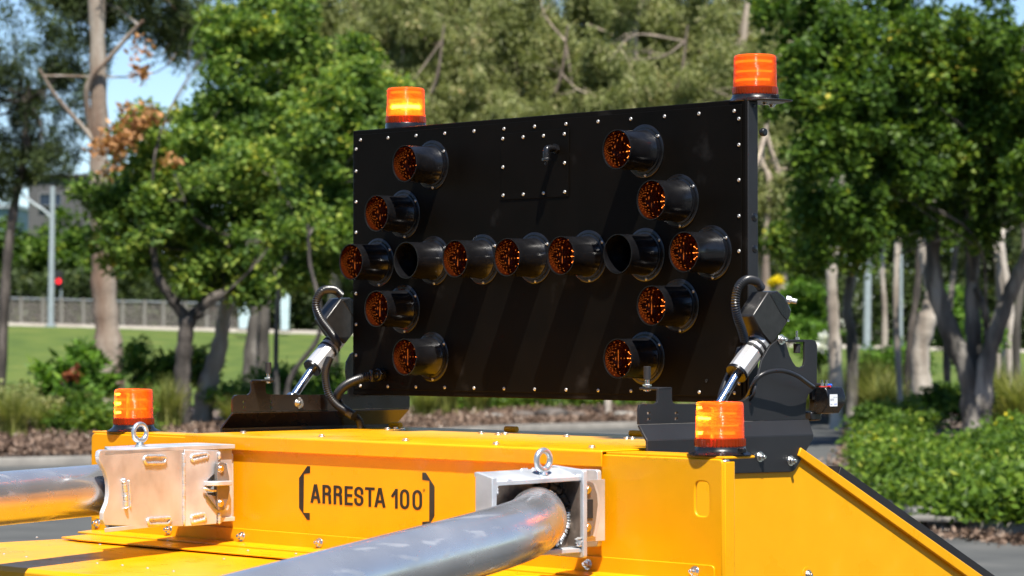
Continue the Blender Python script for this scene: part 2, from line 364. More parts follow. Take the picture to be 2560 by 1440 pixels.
# ------------------------------------------------------------------ leaf clouds
def quads_object(name, verts, mat, parent=None, loc=None):
    n = len(verts) // 4; me = bpy.data.meshes.new(name)
    c = np.array(loc if loc is not None else (0, 0, 0), dtype=float)
    me.vertices.add(n * 4); me.vertices.foreach_set('co', (verts - c).astype(np.float32).ravel())
    me.loops.add(n * 4); me.loops.foreach_set('vertex_index', np.arange(n * 4, dtype=np.int32))
    me.polygons.add(n); me.polygons.foreach_set('loop_start', np.arange(0, n * 4, 4, dtype=np.int32))
    me.update(calc_edges=True); me.materials.append(mat)
    o = bpy.data.objects.new(name, me); o.location = Vector(c); COL.objects.link(o); adopt(o, parent); return o
def unit(a): return a / np.maximum(np.linalg.norm(a, axis=1, keepdims=True), 1e-6)
def leaf_quads(cen, L, W, droop, rng):
    n = len(cen); d = rng.normal(size=(n, 3)); d[:, 2] = d[:, 2] * .6 - droop; d = unit(d)
    s = unit(np.cross(d, rng.normal(size=(n, 3)) + np.array([0, 0, 1.2]))); nn = np.cross(d, s)
    l = L * rng.uniform(.6, 1.25, (n, 1)); w_ = W * rng.uniform(.7, 1.2, (n, 1))
    v = np.empty((n, 4, 3)); v[:, 0] = cen; v[:, 1] = cen + d * l * .45 + s * w_ * .5 + nn * w_ * .12
    v[:, 2] = cen + d * l - nn * l * .08; v[:, 3] = cen + d * l * .45 - s * w_ * .5 + nn * w_ * .12
    return v.reshape(-1, 3)
def crown_points(ells, n_clump, per, cr, rng, hang=0, hollow=.55, lumps=.8):
    """ells: (centre, (rx, ry, rz)); clumps sit mostly in the outer part of each ellipsoid, leaves gather in clumps"""
    vol = np.array([e[1][0] * e[1][1] * e[1][2] for e in ells]) ** .75; vol /= vol.sum(); out = []
    for (c, r), f in zip(ells, vol):
        k = max(4, int(n_clump * f)); d = unit(rng.normal(size=(k, 3))); rad = hollow + (1.08 - hollow) * rng.uniform(size=(k, 1)) ** .8
        nm = max(3, int(5 + 5 * lumps)); dm = unit(rng.normal(size=(nm, 3))); rm = rng.uniform(hollow * .8, .92, (nm, 1)); mid = dm * rm
        pick = rng.integers(0, nm, k); size = rng.uniform(.26, .46, nm)[pick][:, None]
        cc = np.array(c) + np.where(rng.uniform(size=(k, 1)) < lumps, mid[pick] + d * size * rng.uniform(.75, 1.05, (k, 1)), d * rad) * np.array(r)
        sz = cr * rng.uniform(.45, 1.5, (k, 1)); m_ = (per * rng.uniform(.25, 1.0, k) * (sz[:, 0] / cr) ** 1.4 * 1.35).astype(int)
        idx = np.repeat(np.arange(k), m_); q = rng.normal(size=(len(idx), 3)); q = unit(q) * rng.uniform(size=(len(idx), 1)) ** .45
        p = cc[idx] + q * sz[idx] * np.array([1, 1, .75])
        if hang:
            t = rng.uniform(size=len(idx)) ** 1.3; p[:, 2] -= t * hang * rng.uniform(.3, 1, k)[idx]
            p[:, :2] = cc[idx][:, :2] + (p[:, :2] - cc[idx][:, :2]) * (1 - .55 * t[:, None])
        out.append(p)
    return np.concatenate(out)
TREES = 'trees behind the yellow machine'
def tree(name, label, trunks, bark_m, ells, leaf_m, n_clump, per, cr, L, W, droop=.3, hang=0, seed=1, limbs=8, extra=(), hollow=.55, limb_r=.05, group=None, cat='tree'):
    """trunks: list of (path, radii); ells: crown ellipsoids"""
    rng = np.random.default_rng(seed); base = Vector(trunks[0][0][0])
    root = empty(name, base, label, cat, group)
    for path, rad in trunks:
        P = spline(path, 6); rr = [float(np.interp(i / (len(P) - 1), np.linspace(0, 1, len(rad)), rad)) * (1 + .10 * math.sin(i * 2.1 + seed) + .05 * math.sin(i * 5.3)) for i in range(len(P))]
        MB().tube(P, rr, 12).build('trunk' if rad[0] > .06 else 'limb', bark_m, root, sharp=80)
    if limbs:
        lm = MB(); tips = []
        for k in range(limbs):
            c, r = ells[k % len(ells)]; tp = trunks[k % len(trunks)][0]; s0 = Vector(tp[-1]) * .7 + Vector(tp[-2]) * .3
            e = Vector([c[i] + rng.normal() * r[i] * .5 for i in range(3)]); mid = (s0 + e) / 2 + Vector(rng.normal(size=3) * .18 * (e - s0).length * .6)
            P = spline([s0, mid, e], 6); lm.tube(P, [limb_r * (1 - .8 * i / (len(P) - 1)) for i in range(len(P))], 7)
            for q in range(3):
                e2 = e + Vector(rng.normal(size=3)) * .4 * min(r); s2 = P[5 + q * 2]
                lm.tube(spline([s2, (s2 + e2) / 2 + Vector(rng.normal(size=3)) * .1, e2], 3), [limb_r * .35, limb_r * .3, limb_r * .22, limb_r * .2, limb_r * .12, limb_r * .1, limb_r * .08][:7], 5)
        o = lm.build('branches', bark_m, root, sharp=80); o['kind'] = 'stuff'
    if n_clump:
        p = crown_points(ells, n_clump, per, cr, rng, hang, hollow)
        quads_object('crown', leaf_quads(p, L, W, droop, rng), leaf_m, root, base)
    for (ells2, mat2, nc2, per2, cr2, nm) in extra:
        p = crown_points(ells2, nc2, per2, cr2, rng, 0, .1); quads_object(nm, leaf_quads(p, L, W, droop, rng), mat2, root, base)
    return root
def E(px, py, v, rx, ry, dv=None):
    """ellipsoid seen at px, py, v metres out, half width rx and half height ry in sighted pixels"""
    k = v / FOC; return (tuple(A(px, py, v)), (rx * k, (dv or rx * k), ry * k))
def T(pts, v, r): return ([G(pts[0][0], v)] + [A(x, y, v + (dv[0] if dv else 0)) for x, y, *dv in pts[1:]], r)

# far woods: one dense mass that nobody could count
rng = np.random.default_rng(3)
def wood(name, label, spans, n, L, W, mat, seed):
    rng = np.random.default_rng(seed); es = []
    for (x0, x1, ytop, v, step) in spans:
        x = x0
        while x < x1:
            yt = ytop + rng.uniform(-40, 40); cy = (yt + 900) / 2; es.append(E(x, cy, v + rng.uniform(-3, 3), step * .8, (900 - yt) / 2, 4)); x += step * rng.uniform(.6, 1)
    p = crown_points(es, n, 60, .9, rng, 0, .35)
    o = quads_object(name, leaf_quads(p, L, W, .2, rng), mat); return tag(o, label, 'woods', None, 'stuff')
wood('far_woods', 'dark green wood filling the distance behind the park trees', [(300, 800, 560, 124, 90), (760, 2900, -60, 128, 130), (1900, 2900, 200, 122, 110), (-3200, 0, 440, 130, 130)], 2900, .42, .25, LF_DARK, 5)
wood('far_gum_woods', 'olive gum tree wood standing in front of the darker wood', [(700, 2050, 40, 118.5, 120), (700, 2050, -160, 122, 120)], 900, .36, .14, LF_OLIVE, 6)
rng = np.random.default_rng(8)
k_ = 2600; px_ = rng.uniform(-700, 3300, k_); v_ = rng.uniform(117.5, 121, k_); c_ = []
for a, b in zip(px_, v_):
    g0 = G(float(a), float(b)); hmax = 3.2 if a > 640 else 2.3; c_.append((g0.x, g0.y, g0.z + rng.uniform(.0, hmax)))
c_ = np.array(c_); ix = np.repeat(np.arange(k_), 34); p_ = c_[ix] + rng.normal(size=(len(ix), 3)) * np.array([.42, .42, .3])
tag(quads_object('understory', leaf_quads(p_, .26, .16, .1, rng), LF_DARK), 'dark undergrowth along the foot of the wood beyond the path', 'undergrowth', None, 'stuff')
# unseen trees behind the viewer, added to darken the reflections in board and tubes
k_ = 1700; az = rng.uniform(-2.9, .9, k_); rr_ = rng.uniform(26, 31, k_); hz = rng.uniform(.2, 9.5, k_) * (1 - .25 * np.sin(az * 7) ** 2)
c_ = np.stack([2 + np.cos(az) * rr_, -3 + np.sin(az) * rr_, hz], 1); ix = np.repeat(np.arange(k_), 26); p_ = c_[ix] + rng.normal(size=(len(ix), 3)) * .6
tag(quads_object('reflection_woods', leaf_quads(p_, .5, .34, .1, rng), LF_DARK), 'dark unseen trees behind the viewer, added to darken the reflections', 'woods', None, 'stuff')
# dark hedge at far left behind the fence
def shrub(name, label, es, mat, nc, per, cr, L, W, seed, droop=.1, cat='shrub', base=None, group=None, stems=True, extra=()):
    rng = np.random.default_rng(seed); c = es[0][0]; b0 = Vector(base) if base is not None else Vector((c[0], c[1], max(.0, c[2] - es[0][1][2])))
    root = empty(name, b0, label, cat, group)
    p = crown_points(es, nc, per, cr, rng, 0, .25); p = p[p[:, 2] > b0.z + .01]
    quads_object('foliage', leaf_quads(p, L, W, droop, rng), mat, root, b0)
    if stems:
        st = MB()
        for k in range(5):
            e = es[k % len(es)]; q = Vector([e[0][i] + rng.normal() * e[1][i] * .4 for i in range(3)]); st.tube([b0 + Vector(rng.normal(size=3) * .06), (b0 + q) / 2 + Vector(rng.normal(size=3) * .06), q], [.025, .018, .008], 6)
        st.build('stems', BARKD, root)['kind'] = 'stuff'
    for (e2, m2, n2, p2, c2, l2, nm) in extra:
        pp = crown_points(e2, n2, p2, c2, rng, 0, .2); quads_object(nm, leaf_quads(pp, l2, l2 * .7, 0, rng), m2, root, b0)['kind'] = 'stuff'
    return root
shrub('boundary_hedge', 'tall dark green hedge behind the wire fence and the left street lamp', [E(x, y, 122, 70, h, 2) for x, y, h in ((-20, 690, 120), (60, 660, 115), (150, 650, 105), (230, 670, 120), (330, 680, 110))], LF_GLOSS, 420, 60, .5, .30, .2, 11, cat='hedge')

# ------------------------------------------------------------------ far buildings, fence, poles
bd = empty('grey_building', G(120, 170), 'plain grey building with one small dark window beyond the trees at far left', 'building')
c0 = A(70, 440, 170); c1 = A(330, 440, 170)
wl = MB(); wl.prism([Vector((c0.x, c0.y, 0)), Vector((c1.x, c1.y, 0)), c1, c0], FH * 9); wl.build('wall', WALLG, bd)
rf = MB(); rf.prism([A(60, 440, 169.7), A(335, 440, 169.7), A(335, 434, 169.7), A(60, 434, 169.7)], FH * 10); rf.build('roof_edge', simple('dark_roof_edge', (.05, .045, .045), .7), bd)
wn = MB(); wn.prism([A(98, 513, 169.8), A(152, 513, 169.8), A(152, 484, 169.8), A(98, 484, 169.8)], FH * .4); wf = wn.build('window', GLASSD, bd)
wn = MB()
for a in ((96, 484, 98, 513), (152, 484, 154, 513), (96, 482, 154, 484), (96, 513, 154, 515)): wn.prism([A(a[0], a[3], 169.7), A(a[2], a[3], 169.7), A(a[2], a[1], 169.7), A(a[0], a[1], 169.7)], FH * .3)
wn.build('frame', simple('window_frame_grey', (.2, .2, .2), .6), wf)
bd = empty('pale_blue_building', G(0, 185), 'low pale blue building edge at the far left behind the dark gum', 'building')
wl = MB(); wl.prism([A(-300, 900, 185), A(40, 900, 185), A(40, 520, 185), A(-300, 520, 185)], FH * 8); wl.build('wall', simple('blue_grey_wall', (.22, .30, .38), .7, vary=.1), bd)
rf = MB(); rf.prism([A(-310, 520, 184.7), A(45, 520, 184.7), A(45, 512, 184.7), A(-310, 512, 184.7)], FH * 9); rf.build('roof_edge', POLE, bd)
FPOST = simple('weathered_post', (.22, .21, .18), .8, vary=.2)
fe = empty('wire_fence', G(100, 113.5), 'low chain wire fence with pale posts along the path at the left', 'fence')
for px in list(range(4, 470, 51)) + [520, 575]:
    for sgn in (0,):
        p = G(px + random.uniform(-4, 4), 113.2); MB().box(p + ZZ * .58, (.10, .10, 1.25)).build('post', FPOST, fe)
for dz in (1.15, .08): MB().cyl(G(-400, 113.25, dz), G(620, 113.25, dz), .02, 6).build('rail', POLE, fe)
wm = MB(); a0 = G(-400, 113.3); a1 = G(620, 113.3); nn = 260
for i in range(nn):
    for s_ in (-1, 1):
        a = a0.lerp(a1, i / nn); b = a0.lerp(a1, min(1, max(0, (i + s_ * 17) / nn))); a = Vector((a.x, a.y, a.z + .08)); b = Vector((b.x, b.y, b.z + 1.15))
        wm.tube([a, b], .0055, 3, False)
o = wm.build('wire_mesh', DARKSTEEL, fe); o['kind'] = 'stuff'
def pole(name, label, px, v, ytop, r, arm=None, cat='street lamp', lean=0):
    b0 = G(px, v); root = empty(name, b0, label, cat); t = A(px + lean, ytop, v)
    MB().tube([b0, (b0 + t) / 2, t], [r, r * .88, r * .72], 16).build('post', POLE, root)
    MB().cyl(b0, b0 + ZZ * .12, r * 1.8, 16).build('base_plate', POLE, root)
    if arm:
        P = spline([A(*q, v) for q in arm], 5); MB().tube(P, r * .42, 8).build('arm', POLE, root)
        e = P[-1]; MB().box(e + ZZ * .02, (.75, .3, .14)).build('lantern', POLE, root, bevel=.04)
    return root
pole('street_lamp', 'pale grey street lamp with an outreach arm, beyond the path at far left', 127, 111.5, 466, .13, [(127, 548), (112, 528), (78, 505), (40, 470)], lean=4)
pole('street_lamp', 'thick pale grey lamp post between the tree trunks at the right', 2167, 111.5, 430, .155, lean=7)
pole('thin_post', 'thin grey post right of the thick lamp post', 2252, 111.2, 500, .075, cat='post', lean=2)
ts = empty('traffic_signal', G(150, 116), 'small dark traffic signal showing red beside the left street lamp', 'traffic light')
MB().cyl(G(152, 116), A(152, 690, 116), .05, 10).build('post', POLE, ts)
MB().box(A(146, 700, 116), (.28, .28, .75)).build('head', RUB, ts, bevel=.03)
c = A(146, 703, 115.8); MB().lathe([(.0, -.02), (.10, -.02), (.11, .0)], c, -FH, 16).build('red_lens', REDL, ts)
MB().lathe([(.12, 0), (.13, .14)], c, -FH, 16).build('visor', RUB, ts)
def pylon(label, x0, x1, y0, y1, v, tp):
    root = empty('sign_pylon', A((x0 + x1) / 2, y1, v), label, 'sign pylon')
    b = MB(); b.prism([A(x0, y1, v), A(x1, y1, v), A(x1 + tp, y0, v), A(x0 - tp, y0, v)], FH * .25); b.build('panel', PBLUE, root, bevel=.02)
    b = MB(); b.prism([A(x0 - 3, y1 + 4, v - .1), A(x1 + 3, y1 + 4, v - .1), A(x1 + 3, y1 - 2, v - .1), A(x0 - 3, y1 - 2, v - .1)], FH * .45); b.build('foot', CONC, root)
pylon('pale blue tapered pylon glimpsed between the trunks left of the arrow board', 597, 624, 640, 822, 100, 5)
pylon('narrow pale pylon beside the grey trunk, half hidden by hanging leaves', 702, 722, 690, 826, 104, 3)

# ------------------------------------------------------------------ trees
tree('gum_tree', 'tall pale gum with straight orange-streaked trunk rising out of frame left of the bushy tree',
     [T([(283, 1000), (270, 850), (258, 700), (247, 500), (246, 300), (240, 0), (238, -220)], 53, [.27, .25, .22, .18, .165, .15, .12])[0:2],
      ([A(226, 345, 53), A(217, 215, 52.8), A(272, 144, 52.7), A(319, 89, 52.6), A(356, 50, 52.5)], [.05, .05, .045, .04, .025]),
      ([A(232, 352, 52.9), A(214, 327, 52.9), A(172, 280, 52.8), A(134, 233, 52.7), A(96, 170, 52.6)], [.05, .045, .04, .03, .018])],
     BARKO, [E(330, -40, 54, 200, 110, 1.6), E(130, 10, 54, 150, 90, 1.5), E(480, 40, 55, 150, 90, 1.5)], LF_DARK, 170, 150, .34, .15, .035, .9, .5, seed=21, limbs=4, limb_r=.022)
tree('gum_tree', 'dark gum tree at the far left edge with sky showing through its crown',
     [T([(0, 900), (14, 700), (34, 520), (60, 380), (70, 200)], 62, [.13, .11, .10, .08, .05])],
     BARKD, [E(20, 120, 62, 170, 190, 1.8), E(110, 330, 62, 110, 120, 1.4), E(10, 400, 62, 90, 70, 1.2), E(190, 170, 61.5, 60, 90, .8), E(-90, 250, 62, 120, 300, 2)], LF_DARK, 290, 170, .33, .15, .032, .9, .45, seed=22, limbs=14, limb_r=.04)
lush_e = [E(430, 620, 47, 170, 130, 1.2), E(330, 480, 47, 110, 110, 1.0), E(480, 420, 47, 170, 130, 1.2), E(600, 560, 47, 150, 150, 1.2), E(690, 200, 48, 130, 200, 1.3), E(590, 330, 47.5, 120, 110, 1), E(740, 480, 47.5, 120, 160, 1.2), E(620, 60, 48, 100, 90, 1), E(400, 330, 48, 110, 70, .8), E(650, 690, 47, 90, 80, .9)]
tree('broadleaf_tree', 'bushy bright green tree on a dark forking trunk left of the arrow board',
     [T([(458, 1075), (455, 960), (462, 860), (470, 790)], 46.5, [.17, .145, .13, .14]), ([A(468, 800, 46.5), A(425, 740, 46.4), A(395, 690, 46.3), A(380, 600, 46.3)], [.10, .085, .07, .05]), ([A(472, 800, 46.5), A(520, 750, 46.4), A(590, 705, 46.5), A(620, 560, 46.6)], [.10, .08, .06, .05])],
     BARKD, lush_e, LF_BRIGHT, 500, 130, .27, .13, .078, .25, seed=23, limbs=12, limb_r=.03,
     extra=[([E(300, 350, 46, 60, 60, .5), E(345, 300, 46, 45, 40, .4), E(345, 130, 46, 22, 40, .2), E(355, 200, 46, 12, 50, .2), E(265, 380, 46, 35, 60, .3), E(420, 400, 46, 20, 30, .2)], LF_BROWN, 120, 9, .14, 'dead_leaves')])
tree('broadleaf_tree', 'lighter yellow-green tree just left of the arrow board',
     [T([(700, 1010), (690, 900), (702, 700), (760, 500)], 43.5, [.04, .04, .035, .03])],
     BARKG, [E(850, 330, 43, 110, 150, 1.1), E(830, 560, 43, 110, 130, 1), E(930, 180, 44, 80, 100, .8), E(760, 640, 43, 70, 70, .7), E(880, 420, 42.5, 70, 190, .8), E(660, 430, 43.5, 60, 90, .6)], LF_BRIGHT, 250, 115, .24, .12, .074, .25, seed=24, limbs=14, limb_r=.035)
tree('leaning_tree', 'leaning reddish trunk right of the dark forking trunk',
     [T([(505, 1075), (520, 960), (548, 870), (562, 780), (590, 650)], 48, [.19, .17, .14, .11, .08])], BARKO, [E(610, 640, 48.5, 60, 60, .6)], LF_BRIGHT, 30, 60, .25, .12, .07, seed=25, limbs=3)
tree('paired_trunk_tree', 'tree with one dark and one pale grey trunk standing in front of the lawn',
     [T([(622, 1005), (626, 880), (640, 760), (650, 600)], 56, [.15, .13, .10, .08]), T([(655, 1005), (657, 880), (660, 760), (668, 600), (700, 400)], 56.5, [.14, .13, .125, .11, .08])], BARKG, [E(640, 420, 57, 100, 180, 1.2), E(640, 120, 58, 130, 150, 1.5)], LF_BRIGHT, 150, 80, .35, .13, .08, seed=26, limbs=6)
tree('crooked_sapling', 'thin black crooked trunk curving up beside the left actuator',
     [T([(722, 1060), (718, 985), (738, 925), (790, 855), (803, 800), (795, 740), (775, 660), (770, 560)], 41, [.045, .042, .038, .035, .032, .03, .025, .02])], BARKD, [E(760, 560, 41.5, 40, 50, .4)], LF_BRIGHT, 20, 60, .2, .11, .065, seed=27, limbs=2, limb_r=.02)
midg = [(820, 60, 66), (980, 130, 64), (1130, 60, 68), (1290, 150, 65), (1440, 60, 67), (1590, 140, 64), (1740, 60, 66), (1860, 200, 64), (1960, 60, 67)]
labs = ['olive gum crown above and left of the left top beacon', 'olive gum crown directly behind the left top beacon', 'tall drooping gum right of the left top beacon', 'drooping olive gum over the middle of the arrow board', 'pale gum crown over the centre of the board, reaching out of frame', 'drooping gum above the upper right lamps of the board', 'tall pale gum left of the right top beacon', 'olive gum just behind the right top beacon', 'gum crown between the right top beacon and the dark green tree']
for i, ((px, py, v), lb) in enumerate(zip(midg, labs)):
    r0 = random.Random(i)
    tree('gum_tree', lb, [T([(px + r0.randint(-40, 40), 1000), (px + r0.randint(-30, 30), 700), (px + r0.randint(-30, 30), 350), (px + r0.randint(-50, 50), 100), (px + r0.randint(-60, 60), -100)], v, [.17, .14, .11, .08, .05]),
         ([A(px, 420, v), A(px + 60, 300, v - .4), A(px + 110, 200, v - .8), A(px + 130, 60, v - 1)], [.06, .05, .04, .02]), ([A(px - 5, 380, v), A(px - 60, 280, v - .7), A(px - 130, 220, v - 1.1)], [.05, .04, .02])],
         BARKP, [E(px, py - 60, v, 110, 150, 1.6), E(px + 40, py + 150, v - .8, 110, 120, 1.5), E(px - 60, py + 60, v - .6, 90, 110, 1.3), E(px, py + 360, v, 90, 120, 1.2)], LF_OLIVE, 300, 150, .30, .18, .040, 1.1, .75, seed=30 + i, limbs=5, limb_r=.028, group='drooping gum trees behind the arrow board')
rt = [E(2080, 200, 41, 120, 190, 1.2), E(2250, 120, 42, 150, 180, 1.4), E(2420, 200, 42, 150, 220, 1.4), E(2560, 120, 42, 130, 260, 1.3), E(2120, 420, 41, 110, 140, 1.1), E(2040, 300, 40.5, 80, 160, .9), E(2280, 380, 42, 130, 130, 1.2), E(2210, 540, 42, 90, 80, .9), E(2080, 560, 41, 60, 80, .7), E(2450, 460, 43, 140, 120, 1.3), E(2000, 60, 42, 90, 110, 1), E(2640, 420, 42, 120, 200, 1.2)]
tree('broadleaf_tree', 'large glossy dark green tree filling the upper right corner',
     [T([(2440, 1075), (2428, 960), (2375, 830), (2335, 700), (2330, 560), (2290, 440)], 43, [.26, .17, .15, .13, .10, .07]),
      ([G(2442, 43), A(2440, 940, 43.1), A(2430, 760, 43.2), A(2438, 620, 43.2), A(2480, 500, 43.1), A(2520, 420, 43)], [.2, .13, .115, .10, .08, .06]),
      ([G(2446, 43), A(2462, 930, 42.9), A(2500, 800, 42.8), A(2545, 690, 42.7), A(2580, 620, 42.6), A(2640, 500, 42.6)], [.2, .14, .12, .11, .10, .07]),
      ([A(2436, 700, 43.1), A(2420, 600, 43), A(2415, 500, 43)], [.07, .055, .04]),
      ([A(2440, 720, 43.1), A(2463, 780, 43), A(2468, 860, 43.1)], [.05, .06, .05])],
     BARKG, rt, LF_GLOSS, 740, 130, .26, .125, .066, .45, .2, seed=50, limbs=12, limb_r=.028)
tree('pale_trunk_tree', 'tree with a crooked cream trunk in front of the far path at the right',
     [T([(2318, 1000), (2300, 900), (2318, 800), (2335, 740), (2322, 680), (2310, 600), (2330, 500)], 47, [.20, .15, .16, .15, .12, .10, .08])], BARKC, [E(2330, 520, 48, 120, 90, 1.2), E(2200, 500, 48, 90, 70, 1)], LF_GLOSS, 90, 90, .3, .12, .065, .4, .2, seed=51, limbs=6)
tree('slender_tree', 'slender tree with a straight cream trunk right of the black tower plate',
     [T([(2092, 950), (2086, 860), (2082, 760), (2080, 680), (2095, 560), (2110, 440)], 50, [.13, .115, .10, .09, .08, .06])], BARKC, [E(2090, 520, 51, 90, 100, 1), E(2160, 600, 51, 60, 60, .8), E(2010, 600, 51, 60, 80, .8)], LF_GLOSS, 150, 80, .3, .13, .06, .5, .2, seed=52, limbs=5)
tree('slender_tree', 'slender tree with a mottled grey trunk just left of the thick lamp post',
     [T([(2128, 940), (2130, 850), (2118, 780), (2128, 700), (2150, 620), (2165, 500), (2170, 380)], 51.5, [.12, .10, .09, .09, .07, .05, .03])], BARKG, [E(2150, 470, 52, 80, 110, .8)], LF_GLOSS, 110, 80, .3, .13, .06, .5, .2, seed=53, limbs=4)
tree('twin_trunk_tree', 'pair of thin cream trunks at the right edge behind the multi-stemmed tree',
     [T([(2520, 960), (2528, 850), (2520, 740), (2500, 600)], 55, [.11, .10, .09, .07]), T([(2496, 950), (2500, 850), (2498, 700), (2480, 540)], 55.4, [.10, .085, .075, .06])], BARKC, [E(2510, 600, 56, 110, 80, 1.2)], LF_DARK, 60, 90, .35, .14, .05, .6, .3, seed=54, limbs=4)
for i, (lb, pts_, v_, r_, bk_) in enumerate([
    ('slim pale trunk between the thick lamp post and the thin post', [(2205, 940), (2212, 800), (2206, 650), (2225, 500)], 58, [.07, .06, .05, .04], BARKC),
    ('slim dark leaning trunk just left of the crooked cream trunk', [(2262, 960), (2276, 850), (2295, 700), (2290, 560), (2270, 430)], 54, [.08, .07, .06, .05, .04], BARKD),
    ('slim grey trunk between the crooked cream trunk and the multi-stemmed tree', [(2372, 980), (2366, 850), (2380, 720), (2392, 560), (2380, 420)], 50, [.07, .06, .055, .045, .04], BARKG),
    ('pale mottled branch-like trunk low inside the dark green crown', [(2255, 960), (2240, 760), (2250, 560), (2275, 460), (2265, 380)], 45.5, [.05, .05, .05, .045, .035], BARKC),
    ('slim grey trunk at the right edge, in front of the twin cream trunks', [(2548, 980), (2540, 850), (2556, 700), (2560, 560), (2530, 400)], 49, [.08, .07, .06, .05, .04], BARKG)]):
    tree('slender_tree', lb, [T(pts_, v_, r_)], bk_, [E(pts_[-1][0], pts_[-1][1] - 20, v_, 80, 90, .9)], LF_GLOSS, 60, 90, .27, .13, .06, .45, .2, seed=60 + i, limbs=3, limb_r=.025, group='slim trunks under the trees at the right')
tree('slim_gum_sapling', 'slim pinkish gum stem seen just right of the board edge',
     [T([(1915, 900), (1915, 640), (1925, 460), (1905, 400), (1920, 300)], 60, [.09, .08, .07, .06, .04])], BARKP, [E(1930, 470, 60, 45, 120, .7)], LF_OLIVE, 40, 90, .3, .17, .04, .9, .4, seed=55, limbs=4)
tree('cream_stem_tree', 'thin cream stem under the gap below the arrow board, behind its right half',
     [T([(1522, 1045), (1520, 990), (1524, 900), (1520, 760)], 54, [.07, .065, .06, .05])], BARKC, [E(1520, 640, 55, 80, 100, 1)], LF_OLIVE, 40, 80, .3, .16, .04, .8, .3, seed=56, limbs=3)

# ------------------------------------------------------------------ shrubs, grasses, ground cover, litter
def tuft_mesh(seed, h, sp, nb, mat, curl=.8):
    rng = np.random.default_rng(seed); v = []; f = []
    for i in range(nb):
        a = rng.uniform(0, 6.283); L = h * rng.uniform(.6, 1.15); wd = .010 * rng.uniform(.7, 1.3) * h / .7; o0 = rng.normal(size=2) * sp * .18; out = rng.uniform(.15, 1) * curl
        d = np.array([math.cos(a), math.sin(a)]); s = np.array([-d[1], d[0]]); n0 = len(v)
        for j in range(5):
            t = j / 4; r = out * L * t ** 1.7; z = L * (t - .42 * out * t ** 2.6); w_ = wd * (1 - t * .92)
            for sg in (-1, 1): v.append((o0[0] + d[0] * r + s[0] * w_ * sg, o0[1] + d[1] * r + s[1] * w_ * sg, z))
        for j in range(4): f.append((n0 + 2 * j, n0 + 2 * j + 1, n0 + 2 * j + 3, n0 + 2 * j + 2))
    me = bpy.data.meshes.new('grass_tuft'); me.from_pydata(v, [], f); me.materials.append(mat); return me
TM = [tuft_mesh(1, .95, .5, 420, LF_GRASSY), tuft_mesh(2, .75, .4, 380, LF_GRASSY), tuft_mesh(3, 1.1, .5, 420, LF_GRASSY, .6)]
tufts = [(2075, 56, 1.05, 0, 'pale strappy grass clump right behind the black junction motor'), (2110, 53, 1.1, 1, 'yellowish grass clump at the foot of the slender cream trunk'), (2160, 52, 1.2, 2, 'tall yellow-green grass clump below the thick lamp post'), (2215, 51, 1.15, 0, 'arching grass clump left of the crooked cream trunk'), (2260, 50, .9, 1, 'low grass clump against the crooked cream trunk'),
    (2500, 48, 1.1, 2, 'drooping grass clump right of the multi-stemmed tree'), (2555, 47, 1.25, 0, 'large grass clump at the right edge of the picture'), (2590, 50, 1.2, 1, 'grass clump cut by the right edge of the picture'), (1655, 52, .8, 0, 'dry grass clump in the gap left of the right bracket plate'), (1060, 52.5, .95, 1, 'pale grass clump just right of the left bracket plate'),
    (1110, 54, .9, 2, 'green grass clump in the gap under the lower left lamps'), (1190, 55, .8, 0, 'grass clump in the gap under the middle of the board'), (120, 43, .8, 1, 'weedy grass clump at the kerb on the far left'), (30, 42, .7, 2, 'weedy grass clump at the left edge of the picture'), (2030, 55.5, .9, 1, 'grass clump half hidden by the black tower plate'),
    (220, 44, .75, 0, 'weedy grass clump left of the low left beacon'), (420, 46, .8, 2, 'dry grass clump at the foot of the dark forking trunk'), (590, 47, .85, 1, 'dry grass clump right of the leaning reddish trunk'), (980, 56, .9, 2, 'grass clump behind the left bracket plate'), (2190, 55, 1.2, 0, 'grass clump behind the arching grass at the right')]
for px, v, s, k, lb in tufts:
    o = bpy.data.objects.new('grass_tuft', TM[k]); o.location = G(px, v); o.scale = (s * 1.15, s * 1.15, s); o.rotation_euler.z = px * .37; COL.objects.link(o)
    tag(o, lb, 'grass clump', 'strappy grass clumps in the beds')
